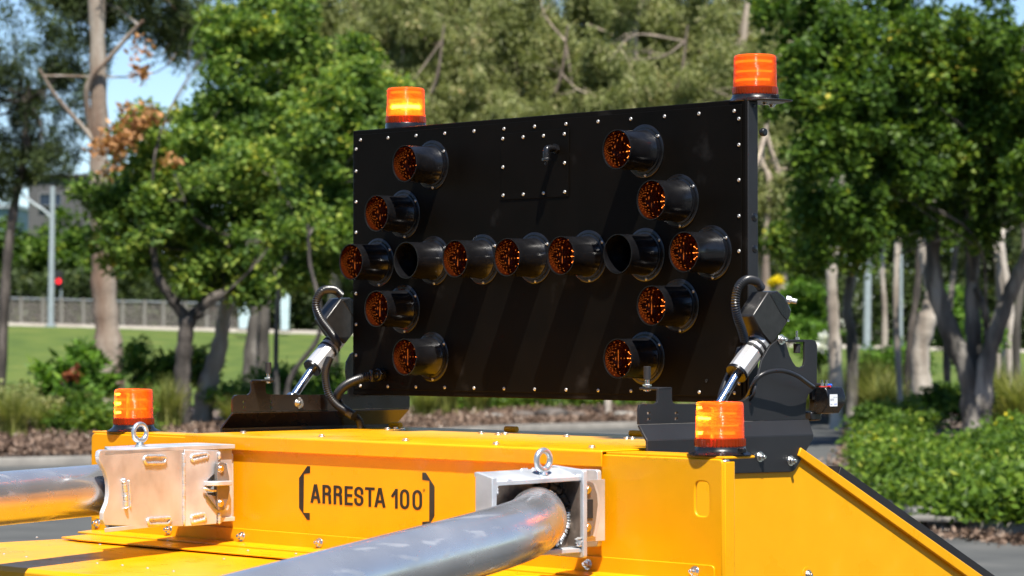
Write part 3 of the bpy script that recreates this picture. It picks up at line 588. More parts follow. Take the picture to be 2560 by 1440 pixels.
sh = [('shrub', 'broad-leaved green shrub at the foot of the pale gum', LF_SHRUB, [E(200, 940, 46, 70, 70, .6), E(130, 980, 46, 50, 55, .5)], 60, 26, .16, .24, .10, []),
      ('shrub', 'red-tinged shrub left of the pale gum trunk', LF_SHRUB, [E(190, 985, 45, 45, 45, .4)], 34, 24, .14, .20, .09, [([E(185, 940, 45, 18, 16, .15)], LF_RED, 6, 14, .08, .14, 'red_leaves')]),
      ('shrub', 'dull green undergrowth at the left edge above the mulch', LF_OLIVE, [E(30, 1020, 44, 110, 60, .8), E(-120, 1000, 44, 110, 80, .8)], 130, 36, .2, .12, .05, []),
      ('shrub', 'dark undergrowth behind the low left beacon', LF_GLOSS, [E(270, 1040, 43, 110, 60, .8), E(170, 1060, 43, 70, 45, .6)], 150, 38, .2, .11, .05, []),
      ('shrub', 'loose twiggy shrub right of the pale gum trunk', LF_SHRUB, [E(330, 920, 48, 40, 70, .5), E(340, 1000, 47, 60, 60, .6)], 70, 34, .18, .11, .05, []),
      ('shrub', 'dark arching shrub between the forking and the leaning trunk', LF_GLOSS, [E(420, 930, 48, 45, 30, .5), E(500, 940, 49, 40, 60, .5)], 50, 34, .2, .16, .07, []),
      ('shrub', 'low green undergrowth between the leaning trunk and the bracket plate', LF_SHRUB, [E(600, 1010, 48, 80, 50, .7), E(680, 960, 50, 50, 50, .6)], 80, 36, .2, .12, .06, []),
      ('shrub', 'mid green shrub behind the left actuator rod', LF_SHRUB, [E(810, 980, 50, 90, 60, .8), E(760, 1020, 49, 70, 50, .7)], 100, 36, .2, .12, .06, []),
      ('shrub', 'green shrub in the gap below the lower left lamps', LF_SHRUB, [E(1130, 1000, 58, 90, 45, .8)], 90, 36, .2, .13, .06, []),
      ('shrub', 'dark green shrub in the gap below the middle of the board', LF_GLOSS, [E(1310, 1000, 60, 110, 45, .8)], 110, 36, .22, .13, .06, []),
      ('shrub', 'dark shrub in the gap right of the cream stem', LF_GLOSS, [E(1470, 1000, 60, 90, 42, .8), E(1600, 1000, 61, 80, 40, .8)], 130, 36, .22, .13, .06, []),
      ('shrub', 'light green rounded shrub right of the right actuator', LF_SHRUB, [E(1990, 770, 58, 75, 75, .8), E(1960, 850, 58, 60, 60, .7), E(2020, 850, 57, 50, 60, .7)], 190, 44, .2, .12, .07, [([E(1937, 702, 57, 16, 14, .12)], LF_YEL, 8, 24, .08, .1, 'yellow_blossom')]),
      ('shrub', 'small shrub with stand-in white clusters beside the slender cream trunk', LF_SHRUB, [E(2045, 880, 56, 30, 40, .4)], 26, 30, .15, .11, .06, [([E(2062, 842, 55.5, 13, 12, .1), E(2052, 868, 55.5, 22, 14, .1)], LF_WHITE, 8, 22, .08, .09, 'white_clusters')]),  # white clusters stand in for pale shapes of unclear kind
      ('shrub', 'green shrub between the multi-stemmed trunks', LF_SHRUB, [E(2420, 860, 52, 60, 70, .6), E(2380, 780, 53, 40, 60, .5)], 90, 36, .2, .12, .06, []),
      ('shrub', 'dark green shrub at the foot of the multi-stemmed tree', LF_GLOSS, [E(2380, 1010, 46, 90, 50, .7), E(2270, 1050, 44, 80, 50, .6)], 130, 38, .2, .11, .06, []),
      ('shrub', 'green shrub between the grass clumps and the crooked cream trunk', LF_SHRUB, [E(2240, 900, 58, 90, 60, .7)], 90, 36, .2, .12, .06, []),
      ('shrub', 'dark bush at the left end of the planted island', LF_GLOSS, [E(2190, 1120, 37, 80, 95, .5), E(2240, 1080, 38, 70, 60, .5)], 210, 42, .14, .09, .045, [])]
for i, (nm, lb, mt, es, nc, per, cr, L, W, ex) in enumerate(sh):
    c = es[0][0]; b0 = (c[0], c[1], max(.1, c[2] - es[0][1][2] * 1.0))
    shrub(nm, lb, es, mt, nc, int(per * 1.6), cr, L, W, 70 + i, base=b0, extra=ex)
# ground cover on the island
rng = np.random.default_rng(91); P = []
ic = sum(isl, Vector()) / len(isl)
poly = np.array([[p.x, p.y] for p in isl])
def inside(x, y):
    c = np.zeros(len(x), bool); j = len(poly) - 1
    for i in range(len(poly)):
        a, b = poly[i], poly[j]; hit = ((a[1] > y) != (b[1] > y)) & (x < (b[0] - a[0]) * (y - a[1]) / (b[1] - a[1] + 1e-9) + a[0]); c ^= hit; j = i
    return c
CPn = np.array(CP); FHn = np.array(FH); RTn = np.array(RT)
k = 5200; v = rng.uniform(22, 36, k); px = rng.uniform(2120, 2750, k); x = CPn[0] + v * FHn[0] + (px - 1280) / FOC * v * RTn[0]; y = CPn[1] + v * FHn[1] + (px - 1280) / FOC * v * RTn[1]
ok = inside(x, y) & (np.sin(px * .02 + v * 1.1) + np.sin(v * 2.3 - px * .011) > -.75) & ((px > 2300) | (v < 31) | (rng.uniform(size=k) < .35)); x = x[ok]; y = y[ok]
z = .14 + (.08 + .27 * (0.5 + .5 * np.sin(x * 1.9) * np.cos(y * 2.3 + x)) ** 1.5) * rng.uniform(.1, 1.1, len(x))
cc = np.stack([x, y, z], 1); idx = np.repeat(np.arange(len(cc)), rng.integers(10, 38, len(cc)))
p = cc[idx] + rng.normal(size=(len(idx), 3)) * np.array([.12, .12, .085]); p[:, 2] = np.maximum(p[:, 2], .15)
qo = leaf_quads(p, .085, .05, -.25, rng)
tag(quads_object('ground_cover', qo, LF_COVER), 'bright green leafy ground cover filling the planted island at the right', 'ground cover', None, 'stuff')
fl = rng.choice(len(cc), 26); pf = np.repeat(cc[fl] + np.array([0, 0, .12]), 9, 0) + rng.normal(size=(26 * 9, 3)) * .018
tag(quads_object('ground_cover_flowers', leaf_quads(pf, .05, .035, -.2, rng), LF_YEL), 'scattered yellow daisies in the island ground cover', 'flowers', None, 'stuff')
# litter on the mulch and along the kerb
k = 26000; px = rng.uniform(-300, 2750, k); kv = np.array([kerb_v(a) for a in px]); v = kv + .2 + rng.uniform(0, 1, k) ** 1.6 * 9
x = CPn[0] + v * FHn[0] + (px - 1280) / FOC * v * RTn[0]; y = CPn[1] + v * FHn[1] + (px - 1280) / FOC * v * RTn[1]
p = np.stack([x, y, .14 + rng.uniform(0, .07, k)], 1)
tag(quads_object('bark_litter', leaf_quads(p, .10, .045, -.05, rng), LF_LITTER), 'orange-brown bark and leaf litter along the far kerb', 'leaf litter', None, 'stuff')
k = 5000; t = rng.integers(0, len(isl), k); b0 = poly[t]; nx = np.roll(poly, -1, 0)[t]; u_ = rng.uniform(size=(k, 1)); q = b0 * (1 - u_) + nx * u_; out = q - np.array([ic.x, ic.y]); out /= np.linalg.norm(out, axis=1, keepdims=True)
q = q + out * np.abs(rng.normal(size=(k, 1))) * .22; p = np.stack([q[:, 0], q[:, 1], np.full(k, .01) + rng.uniform(0, .03, k)], 1)
tag(quads_object('gutter_leaves', leaf_quads(p, .075, .04, 0, rng), LF_LITTER), 'dry brown leaves lying in the gutter round the island', 'leaf litter', None, 'stuff')
# a few rocks in the bed below the board
for i, (px, v, r, lb) in enumerate([(1305, 51.5, .24, 'dark rock in the mulch under the middle of the arrow board'), (1375, 51.3, .32, 'largest dark rock in the mulch under the arrow board'), (1440, 51.8, .2, 'small dark rock right of the largest rock'), (1240, 52, .16, 'small pale rock left of the dark rocks in the mulch'), (1560, 52.3, .2, 'pale rock below the cream stem')]):
    me = bpy.data.meshes.new('rock'); bm = bmesh.new(); bmesh.ops.create_icosphere(bm, subdivisions=2, radius=r); rr = random.Random(i)
    for vv in bm.verts: vv.co *= 1 + rr.uniform(-.16, .16); vv.co.z *= .5; vv.co.x *= 1.3
    bm.to_mesh(me); bm.free(); me.materials.append(BARKD if i in (0, 1, 2) else CONC); o = bpy.data.objects.new('rock', me); o.location = G(px, v, r * .2); COL.objects.link(o); tag(o, lb, 'rock', 'rocks in the mulch bed')
# drain slab on the island edge
o = MB().box(U(2420, 1296, 'z', .13), (.9, .5, .04), Matrix.Rotation(TH * .5, 3, 'Z')).build('drain_slab', CONC, bevel=.01); tag(o, 'pale concrete drain slab set in the island edge', 'drain cover')

# ================================================================== the yellow machine
YF = -.60
ZINC2_ = simple('rim_silver', (.5, .5, .5), .4, .7)
am = empty('attenuator_trailer', (0, 0, .3), 'yellow sheet metal machine body with folded lid, wings and sloping side behind the metal tubes', 'machine')
def PY(pts, y): return [U(px, py, 'y', y) for px, py in pts]
def PX(pts, x): return [U(px, py, 'x', x) for px, py in pts]
ztop = 1.333
fp = [Vector((-1.178, YF, 1.0)), Vector((1.215, YF, .95)), Vector((1.215, YF, ztop)), Vector((-1.178, YF, ztop))]
fp = rounded(fp, [.0, .0, .012, .02])
slot = rounded(PY([(1737, 1203), (1773, 1205), (1773, 1291), (1737, 1289)], YF), .016, 5)
plate('front_panel', fp, (0, .008, 0), YEL, am, [slot[::-1]], bevel=.003)
MB().box((1.2105, -.575, 1.14), (.009, .034, .375)).build('end_flange', YEL, am, bevel=.003)
MB().box((-1.173, -.575, 1.16), (.009, .034, .33)).build('end_flange', YEL, am, bevel=.003)
MB().box((1.034, -.545, ztop + .0025), (.368, .1, .006)).build('wing_shelf', YEL, am, bevel=.002)
MB().box((-.955, -.545, ztop + .0025), (.45, .1, .006)).build('wing_shelf', YEL, am, bevel=.002)
ld = MB(); ld.prism([Vector((-.73, -.610, 1.3035)), Vector((-.73, -.6045, 1.3035)), Vector((-.73, -.6045, 1.337)), Vector((-.73, .05, 1.337)), Vector((-.73, .05, 1.3425)), Vector((-.73, -.606, 1.3425)), Vector((-.73, -.610, 1.339))], (1.58, 0, 0))
ld.build('lid', YEL, am, bevel=.0022)
MB().box((.06, -.30, 1.327), (1.6, .58, .008)).build('inner_deck', YEL, am)
bp_ = MB(); bp_.box((-.01, .202, 1.18), (1.44, .008, .31)); MB().box((-.01, .126, 1.3398), (1.44, .150, .0055)).build('rear_lid', YEL, am, bevel=.001); bp_.build('rear_panel', YEL, am)
# flange at the foot of the front panel and the decks in front of it
fl_ = rounded([Vector((-1.15, YF - .007, 1.062)), Vector((1.196, YF - .007, 1.062)), Vector((1.196, YF - .007, 1.0985)), Vector((-1.15, YF - .007, 1.0985))], [0, .0, .012, .006])
plate('foot_flange', fl_, (0, .006, 0), YEL, am, bevel=.0015)
MB().prism([Vector((-1.15, -.607, 1.064)), Vector((-1.15, -.665, 1.060)), Vector((-1.15, -.665, 1.055)), Vector((-1.15, -.607, 1.058))], (2.35, 0, 0)).build('foot_ledge', YEL, am, bevel=.0015)
rp = [Vector((-1.1, -.66, 1.0555)), Vector((1.05, -.66, 1.0555)), Vector((1.05, -.78, 1.0535)), Vector((-.98, -.78, 1.0535)), Vector((-1.09, -.76, 1.0535))]
plate('rear_deck_panel', rp, (0, 0, -.004), YEL, am, bevel=.0012)
fd = MB(); fd.prism([Vector((-1.12, -.70, 1.045)), Vector((-1.12, -1.37, 1.045)), Vector((-1.12, -1.38, 1.035)), Vector((-1.12, -1.38, .80)), Vector((-1.12, -1.372, .80)), Vector((-1.12, -1.372, 1.03)), Vector((-1.12, -.70, 1.038))], (2.1, 0, 0)); fd.build('front_deck_panel', YEL, am, bevel=.002)
MB().box((-1.10, -1.0, .93), (.008, .74, .22)).build('deck_side', YEL, am)
# side sheet with sloping top
XS = .885
s0 = U(2006, 1127, 'x', XS); s1 = U(2450, 1440, 'x', XS); dS = (s1 - s0).normalized(); s2 = s1 + dS * .35
side = [Vector((XS, -.592, .45)), Vector((XS, s2.y, .45)), s2, s0, Vector((XS, -.592, s0.z + .004))]
plate('side_panel', side, (-.006, 0, 0), YEL, am, bevel=.001)
nS = Vector((0, -dS.z, dS.y)).normalized()
if nS.z < 0: nS = -nS
s00 = s0 - dS * .02
MB().prism([s00 + Vector((.001, 0, 0)), s2 + Vector((.001, 0, 0)), s2 + Vector((.001, 0, 0)) - nS * .030, s00 + Vector((.001, 0, 0)) - nS * .022], (.011, 0, 0)).build('side_rail', YEL, am, bevel=.002)
MB().prism([s0, s2, s2 - nS * .006, s0 - nS * .006], (-1.72, 0, 0)).build('sloping_cover', YEL, am)
plate('side_panel', [p + Vector((-1.72, 0, 0)) for p in side], (.006, 0, 0), YEL, am, bevel=.001)
k0 = s0 + dS * .17; k1 = s2
MB().prism([k0 + nS * .012 + Vector((-.012, 0, 0)), k1 + nS * .012 + Vector((-.012, 0, 0)), k1 - nS * .002 + Vector((-.012, 0, 0)), k0 - nS * .002 + Vector((-.012, 0, 0))], (-.06, 0, 0)).build('rubber_edge', RUB, am, bevel=.002)
MB().prism([k0 + nS * .034 + Vector((-.018, 0, 0)), k1 + nS * .034 + Vector((-.018, 0, 0)), k1 - nS * .0 + Vector((-.018, 0, 0)), k0 + nS * .0 + Vector((-.018, 0, 0))], (-.006, 0, 0)).build('black_side_sheet', BLKT, am, bevel=.001)
MB().prism([k0 + nS * .034 + Vector((-.02, 0, 0)), k0 + nS * .034 + Vector((-1.6, 0, 0)), k0 - nS * .0 + Vector((-1.6, 0, 0)), k0 + Vector((-.02, 0, 0))], dS * .006).build('black_end_sheet', BLKT, am)
for q in (.30, .335, .37, .405):
    c = s0 + dS * (.17 + q) + nS * .036 + Vector((-.05, 0, 0)); MB().box(c, (.03, .022, .012), Matrix.Rotation(-math.atan2(-dS.z, dS.y), 3, 'X')).build('cleat', RUB, am, bevel=.002)
MB().box((-.07, -.99, .67), (2.06, .74, .36)).build('lower_body', YEL, am, bevel=.004)
MB().box((.02, -.3, .42), (1.6, 2.0, .14)).build('chassis_frame', BLKT, am, bevel=.004)
for wx in (-.70, .75):
    MB().lathe([(.16, -.09), (.28, -.09), (.31, -.07), (.32, 0), (.31, .07), (.28, .09), (.16, .09)], (wx, .15, .32), (1, 0, 0), 40, closed=True).build('tyre', RUB, am); MB().lathe([(0, -.03), (.05, -.03), (.06, .02), (.15, .01), (.17, .07), (.17, -.07), (0, -.05)], (wx, .15, .32), (1, 0, 0), 32).build('rim', ZINC2_, am)
# bolts
def hexbolt(r=.009, h=.006, stub=True):
    b = MB(); b.tube([(0, 0, 0), (0, 0, .0015)], r * 1.35, 20); b.tube([(0, 0, .0015), (0, 0, h)], r, 6)
    if stub: b.tube([(0, 0, h), (0, 0, h * 1.9)], r * .5, 10)
    return b
def proto(name, b, mat, bevel=.0006): return b.build(name, mat, None, bevel=bevel)
def put(pr, loc, n, parent, first=[]):
    o = pr.copy(); COL.objects.link(o); o.rotation_euler = Vector(n).to_track_quat('Z', 'Y').to_euler(); o.location = loc; adopt(o, parent); return o
bolt = proto('bolt', hexbolt(), ZINC); nutb = proto('bolt', hexbolt(.0095, .009), ZINC); capb = proto('bolt', hexbolt(.0075, .006, False), ZINC)
rivb = MB(); rivb.lathe([(.0048, 0), (.0046, .0012), (.0036, .0024), (.0024, .0028), (.0018, .0012), (0, .0012)], (0, 0, 0), (0, 0, 1), 14); rivet = proto('rivet', rivb, RIV, 0)
hr = MB(); hr.lathe([(.0040, 0), (.0039, .0012), (.0030, .0022), (.0020, .0026), (.0015, .0012), (0, .0012)], (0, 0, 0), (0, 0, 1), 12); hrivet = proto('rivet', hr, RIV, 0)
for px, py in ((608, 1082), (804, 1091), (1014, 1101), (1240, 1110), (1480, 1118)): put(capb, U(px, py + 1, 'z', 1.3425), (0, 0, 1), am)
for px, py in ((244, 1308), (423, 1324), (605, 1341), (799, 1357), (1470, 1411), (1737, 1429)): put(nutb, U(px, py, 'y', YF - .007), (0, -1, .12), am)
for px, py in ((10, 1386), (66, 1393), (125, 1399), (183, 1404), (243, 1409), (306, 1414), (369, 1421), (434, 1429)): put(hrivet, U(px, py, 'z', 1.045), (0, 0, 1), am)
for px, py in ((92, 1344), (250, 1362), (560, 1398), (620, 1377), (740, 1385), (420, 1353)): put(hrivet, U(px, py, 'z', 1.0555), (0, 0, 1), am)
put(bolt, U(2021, 1437, 'x', XS + .001), (1, 0, 0), am); MB().cyl(U(2018, 1438, 'x', XS), U(2018, 1438, 'x', XS) + Vector((.0012, 0, 0)), .021, 28).build('round_boss', YEL, am, bevel=.0004)
for px, py in ((1203, 1080), (1245, 1083), (1262, 1082), (1416, 1088), (1566, 1094), (1580, 1094), (968, 1070), (988, 1069), (1006, 1071)): put(capb, U(px, py + 4, 'z', 1.3425), (0, 0, 1), am)
for px, py in ((1277, 1081), (1590, 1093), (988, 1070)):
    c = U(px, py, 'y', .12); c.z = 1.350; MB().cyl(c + Vector((-.02, 0, 0)), c + Vector((.024, 0, 0)), .0085, 16).build('hinge_barrel', YEL, am, bevel=.001)

# decal on the front panel
def flat_poly(name, pts, mat, parent, off=(0, -.0006, 0)):
    return plate(name, pts, off, mat, parent, bevel=0)
YD = YF - .0004
k = 2.977
def q6(pts): return PY([(x / k + 700, y / k + 1040) for x, y in pts], YD)
dc = empty('model_decal', (-.2, YD, 1.2), 'black vinyl lettering reading ARRESTA 100 between two angular brackets', 'lettering')
flat_poly('bracket_mark', q6([(205, 372), (225, 374), (224, 425), (178, 430), (175, 720), (222, 722), (222, 775), (203, 773), (143, 683), (143, 462)]), INK, dc)
flat_poly('bracket_mark', q6([(1060, 420), (1085, 422), (1150, 525), (1150, 745), (1105, 822), (1060, 826), (1060, 788), (1112, 785), (1113, 483), (1060, 475)]), INK, dc)
def text_obj(name, body, x0, x1, zb, zh, y, mat, parent, off=.0, rot=0):
    cu = bpy.data.curves.new(name, 'FONT'); cu.body = body; cu.size = 1; cu.offset = off; cu.extrude = 0; cu.space_character = 1.0
    t = bpy.data.objects.new(name, cu); COL.objects.link(t); bpy.context.view_layer.update()
    dg = bpy.context.evaluated_depsgraph_get(); me = bpy.data.meshes.new_from_object(t.evaluated_get(dg)); bpy.data.objects.remove(t)
    co = np.array([v.co for v in me.vertices]); mn = co.min(0); mx = co.max(0)
    for v in me.vertices:
        v.co = Vector((x0 + (v.co.x - mn[0]) / (mx[0] - mn[0]) * (x1 - x0), y, zb + (v.co.y - mn[1]) / (mx[1] - mn[1]) * zh))
    c = Vector((x0, y, zb)); me.transform(Matrix.Translation(-c)); me.materials.clear(); me.materials.append(mat)
    o = bpy.data.objects.new(name, me); o.location = c; COL.objects.link(o); return adopt(o, parent)
def cm(x, t):                                  # lettering grid on the sheet: x along the line, t from foot to head
    return (x, (645 + (x - 228) * .0705) * (1 - t) + (508 + (x - 240) * .0535) * t)
def glyph(strokes, x0, x1, sw=21):
    b = MB(); hw = sw / 2
    for n_, st in enumerate(strokes):
        P = [Vector((x0 + hw + u * (x1 - x0 - sw), cm(x0 + hw + u * (x1 - x0 - sw), hw / 145 + t * (1 - sw / 145))[1], 0)) for u, t in st]
        closed = (P[0] - P[-1]).length < 1e-4
        if closed: P = P[:-1]
        L, R2 = [], []
        N = len(P)
        for i_, p in enumerate(P):
            if closed: d0 = (p - P[i_ - 1]); d1 = (P[(i_ + 1) % N] - p)
            else: d0 = (p - P[max(i_ - 1, 0)]) if i_ else (P[1] - p); d1 = (P[min(i_ + 1, N - 1)] - p) if i_ < N - 1 else d0
            d0 = d0.normalized(); d1 = d1.normalized(); mm = (d0 + d1).normalized(); nn_ = Vector((-mm.y, mm.x, 0)); kk = hw / max(.45, nn_.dot(Vector((-d0.y, d0.x, 0))))
            e_ = Vector((0, 0, 0))
            if not closed and i_ == 0: e_ = -d0 * hw
            if not closed and i_ == N - 1: e_ = d0 * hw
            L.append(p + nn_ * kk + e_); R2.append(p - nn_ * kk + e_)
        yy = YD - .0005 - .00015 * n_
        ww = lambda p: PY([(p.x / k + 700, p.y / k + 1040)], yy)[0]
        o_ = len(b.v); b.v += [tuple(ww(p)) for p in L] + [tuple(ww(p)) for p in R2]
        rng_ = range(N if closed else N - 1)
        b.f += [(o_ + i_, o_ + (i_ + 1) % N, o_ + N + (i_ + 1) % N, o_ + N + i_) for i_ in rng_]
    return b
arc = lambda cx, cy, rx, ry, a0, a1, n_=8: [(cx + rx * math.cos(R_(a0 + (a1 - a0) * i_ / n_)), cy + ry * math.sin(R_(a0 + (a1 - a0) * i_ / n_))) for i_ in range(n_ + 1)]
GA = [[(-.04, -.05), (.5, 1.0), (1.04, -.05)], [(.22, .27), (.78, .27)]]
GA = [[(-.02, 0), (.44, 1)], [(1.02, 0), (.56, 1)], [(.24, .26), (.76, .26)]]
GR = [[(0, 0), (0, 1)], [(.1, 1), (.5, 1)] + arc(.55, .765, .45, .235, 90, -90) + [(.1, .53)], [(.6, .53)] + arc(.6, .38, .38, .15, 90, 0, 5) + [(.98, .2), (1.02, 0)]]
GE = [[(0, 0), (0, 1)], [(.1, 1), (1, 1)], [(.1, .52), (.92, .52)], [(.1, 0), (1, 0)]]
GS = [[(.97, .70)] + arc(.5, .77, .47, .23, 0, 180, 10) + arc(.5, .70, .47, .17, 190, 260, 5) + arc(.5, .32, .47, .17, 80, 10, 5) + arc(.5, .23, .48, .23, 0, -180, 10) + [(.02, .29)]]
GT = [[(0, 1), (1, 1)], [(.5, 0), (.5, .95)]]
G1 = [[(.78, 0), (.78, 1)], [(.0, .66), (.30, .80), (.72, .97)]]
G0 = [arc(.5, .72, .5, .28, 0, 180, 12) + arc(.5, .28, .5, .28, 180, 360, 12)]; G0[0] = G0[0] + [G0[0][0]]
for gl_, a_, b_ in ((GA, 228, 300), (GR, 315, 381), (GR, 398, 463), (GE, 480, 542), (GS, 550, 623), (GT, 632, 705), (GA, 704, 783), (G1, 828, 884), (G0, 892, 963), (G0, 985, 1058)):
    glyph(gl_, a_, b_).build('letter', INK, dc, smooth=False)
tc = q6([(1072, 553)])[0]; rg = MB(); rg.lathe([(.0034, 0), (.0040, 0), (.0040, .0006), (.0034, .0006)], tc, (0, -1, 0), 24, closed=True); rg.build('trademark_ring', INK, dc)
text_obj('trademark_letters', 'TM', tc.x - .0022, tc.x + .0022, tc.z - .0012, .0024, YD - .0006, INK, dc, .01)

# ================================================================== arrow board
ab = empty('arrow_board', (0, 0, 1.44), 'large black rectangular arrow board with fifteen hooded amber lamps', 'arrow board')
MB().box((0, .0215, 1.815), (1.5, .043, .752)).build('panel', BLK, ab, bevel=.0025)
MB().box((.7515, .0215, 1.815), (.004, .036, .742)).build('side_channel', BLKT, ab, bevel=.001)
# folded border lines: the front sheet is set on the rim
MB().box((-.002, -.0012, 1.8165), (1.476, .0024, .724)).build('front_sheet', BLK, ab, bevel=.0008)
RX = lambda i: -.713 + i * (1.426 / 12)
for i in range(13):
    put(rivet, (RX(i), -.0024, 2.163), (0, -1, 0), ab); put(rivet, (RX(i), -.0024, 1.464), (0, -1, 0), ab)
for px, py in ((891, 373), (892, 428), (893, 505), (893, 581), (894, 656), (894, 734), (895, 811), (896, 888)): 
    p = U(px, py, 'y', -.0024); put(rivet, (-.7325, -.0024, p.z), (0, -1, 0), ab)
for px, py in ((1850, 297), (1850, 362), (1851, 450), (1852, 540), (1853, 628), (1855, 800), (1856, 959)):
    p = U(px, py, 'y', -.0024); put(rivet, (.7285, -.0024, p.z), (0, -1, 0), ab)
h0 = U(1252, 333, 'y', -.003); h1 = U(1422.5, 491, 'y', -.003)
MB().box(((h0.x + h1.x) / 2, -.0037, (U(1422, 322, 'y', -.003).z + h1.z) / 2), (h1.x - h0.x, .0026, U(1422, 322, 'y', -.003).z - h1.z)).build('access_hatch', BLK, ab, bevel=.0006)
for px, py in ((1257, 347), (1308, 343), (1359, 339.5), (1411, 335), (1257.5, 418), (1411.5, 407.5), (1258, 488.5), (1308.5, 486), (1359, 483), (1412, 480)): put(rivet, U(px, py, 'y', -.005), (0, -1, 0), ab)
e0 = U(1391, 372, 'y', -.005); el = MB(); el.tube(spline([e0, e0 + Vector((0, -.026, 0)), e0 + Vector((0, -.036, -.006)), e0 + Vector((0, -.037, -.030))], 5), .0095, 16); el.cyl(e0, e0 + Vector((0, -.008, 0)), .0135, 6)
el.build('cable_elbow', BPL, ab, bevel=.001); MB().cyl(e0 + Vector((0, -.037, -.026)), e0 + Vector((0, -.037, -.034)), .0125, 6).build('gland_nut', BPL, ab, bevel=.001); MB().cyl(e0 + Vector((0, -.037, -.034)), e0 + Vector((0, -.037, -.044)), .005, 8).build('gland_stub', BPL, ab)
MB().cyl(U(1903, 331, 'y', .03), U(1903, 331, 'y', .03) + Vector((.014, 0, 0)), .010, 14).build('side_plug', BPL, ab, bevel=.003)
for px, py, r in ((1886, 543, .0105), (1887, 622, .0098), (1884, 264, .005)):
    p = U(px, py, 'x', .7535); MB().lathe([(r, 0), (r * .95, .0012), (r * .6, .0022), (0, .0025)], p, (1, 0, 0), 22).build('blanking_plug', BPL, ab)
p = U(1767, 952, 'y', -.0024); MB().cyl(p, p + Vector((0, -.002, 0)), .0045, 14).build('blanking_plug', BPL, ab)
# lamps
AMBER, nt_, bs_ = nodes('dark_amber_lens'); bs_.inputs['Base Color'].default_value = (.07, .010, .001, 1); bs_.inputs['Roughness'].default_value = .12
bs_.inputs['Emission Color'].default_value = (1, .14, .01, 1); bs_.inputs['Emission Strength'].default_value = .012
DOT, nt_, bs_ = nodes('lit_amber_diode'); bs_.inputs['Base Color'].default_value = (.6, .12, .01, 1); bs_.inputs['Emission Color'].default_value = (1, .22, .03, 1); bs_.inputs['Emission Strength'].default_value = 3.6
INNER = simple('glossy_hood_lining', (.03, .005, .001), .08, coat=.6)  # red-brown base colour stands for the lens glow on the black hood wall
DARKL = simple('unlit_black_lens', (.004, .004, .004), .2)
def make_hood(lit):
    root = MB(); r0 = .0495
    root.lathe([(.0685, -.0024), (.0685, .0045), (.0672, .0055), (.0585, .0055), (.0580, .0085), (.0535, .0095), (.0530, .013), (r0 + .0012, .015), (r0 + .0005, .100), (r0 + .0012, .1035), (r0 + .0010, .1052), (r0 - .0012, .1052), (r0 - .0018, .103), (r0 - .0022, .024)], (0, 0, 0), (0, -1, 0), 56)
    o = root.build('lamp_hood', HOOD, None, sharp=50)
    ch = []
    ch.append(MB().lathe([(r0 - .0023, .022), (r0 - .0023, .1025)], (0, 0, 0), (0, -1, 0), 56).build('lining', INNER if lit else HOOD, None, sharp=50))
    ln = MB().lathe([(.0468, .018), (.044, .024), (.034, .0295), (.02, .033), (0, .0345)], (0, 0, 0), (0, -1, 0), 40); ch.append(ln.build('lens', AMBER if lit else DARKL, None, sharp=60))
    if lit:
        d = MB()
        for sp in range(16):
            for j in range(5):
                rr = .010 + .0078 * j; a = 2 * math.pi * (sp + .5 * (j % 2) * 0) / 16
                if j == 0 and sp % 2: continue
                hh = .0346 - .0105 * (rr / .044) ** 2.2
                c = Vector((math.cos(a) * rr, -hh, math.sin(a) * rr)); d.lathe([(.00105, 0), (.0008, .0012), (0, .0015)], c, (0, -1, 0), 6)
        x = d.build('diodes', DOT, None); x['kind'] = 'stuff'; ch.append(x)
    for a in (35, 155, 275):
        x = hrivet.copy(); COL.objects.link(x); x.location = (math.cos(R_(a)) * .0625, -.0055, math.sin(R_(a)) * .0625); x.rotation_euler = (R_(90), 0, 0); ch.append(x)
    for c in ch:
        l = c.location.copy(); c.parent = o; c.location = l - o.location
    return o
hl = make_hood(True); hd = make_hood(False); off_h = hl.location.copy()
lamps = [(-.408, 2.078, 1), (-.526, 1.9455, 1), (-.635, 1.813, 1), (-.526, 1.681, 1), (-.408, 1.548, 1), (-.402, 1.813, 0), (-.203, 1.813, 1), (0, 1.813, 1), (.203, 1.813, 1), (.408, 1.813, 0), (.637, 1.813, 1), (.405, 2.078, 1), (.526, 1.9455, 1), (.526, 1.681, 1), (.408, 1.548, 1)]
hood_off = {id(hl): hl.location.copy(), id(hd): hd.location.copy()}
for x, z, lit in lamps:
    src = hl if lit else hd; c = copy_tree(src, ab); c.location = hood_off[id(src)] + Vector((x, 0, z)) - ab.location
    # each reflector sits at its own angle in its hood
    for ch in c.children:
        if ch.name.startswith('diodes') or ch.name.startswith('lens'): ch.rotation_euler.y = 0
for s_ in (hl, hd):
    for ch in list(s_.children): bpy.data.objects.remove(ch)
    bpy.data.objects.remove(s_)

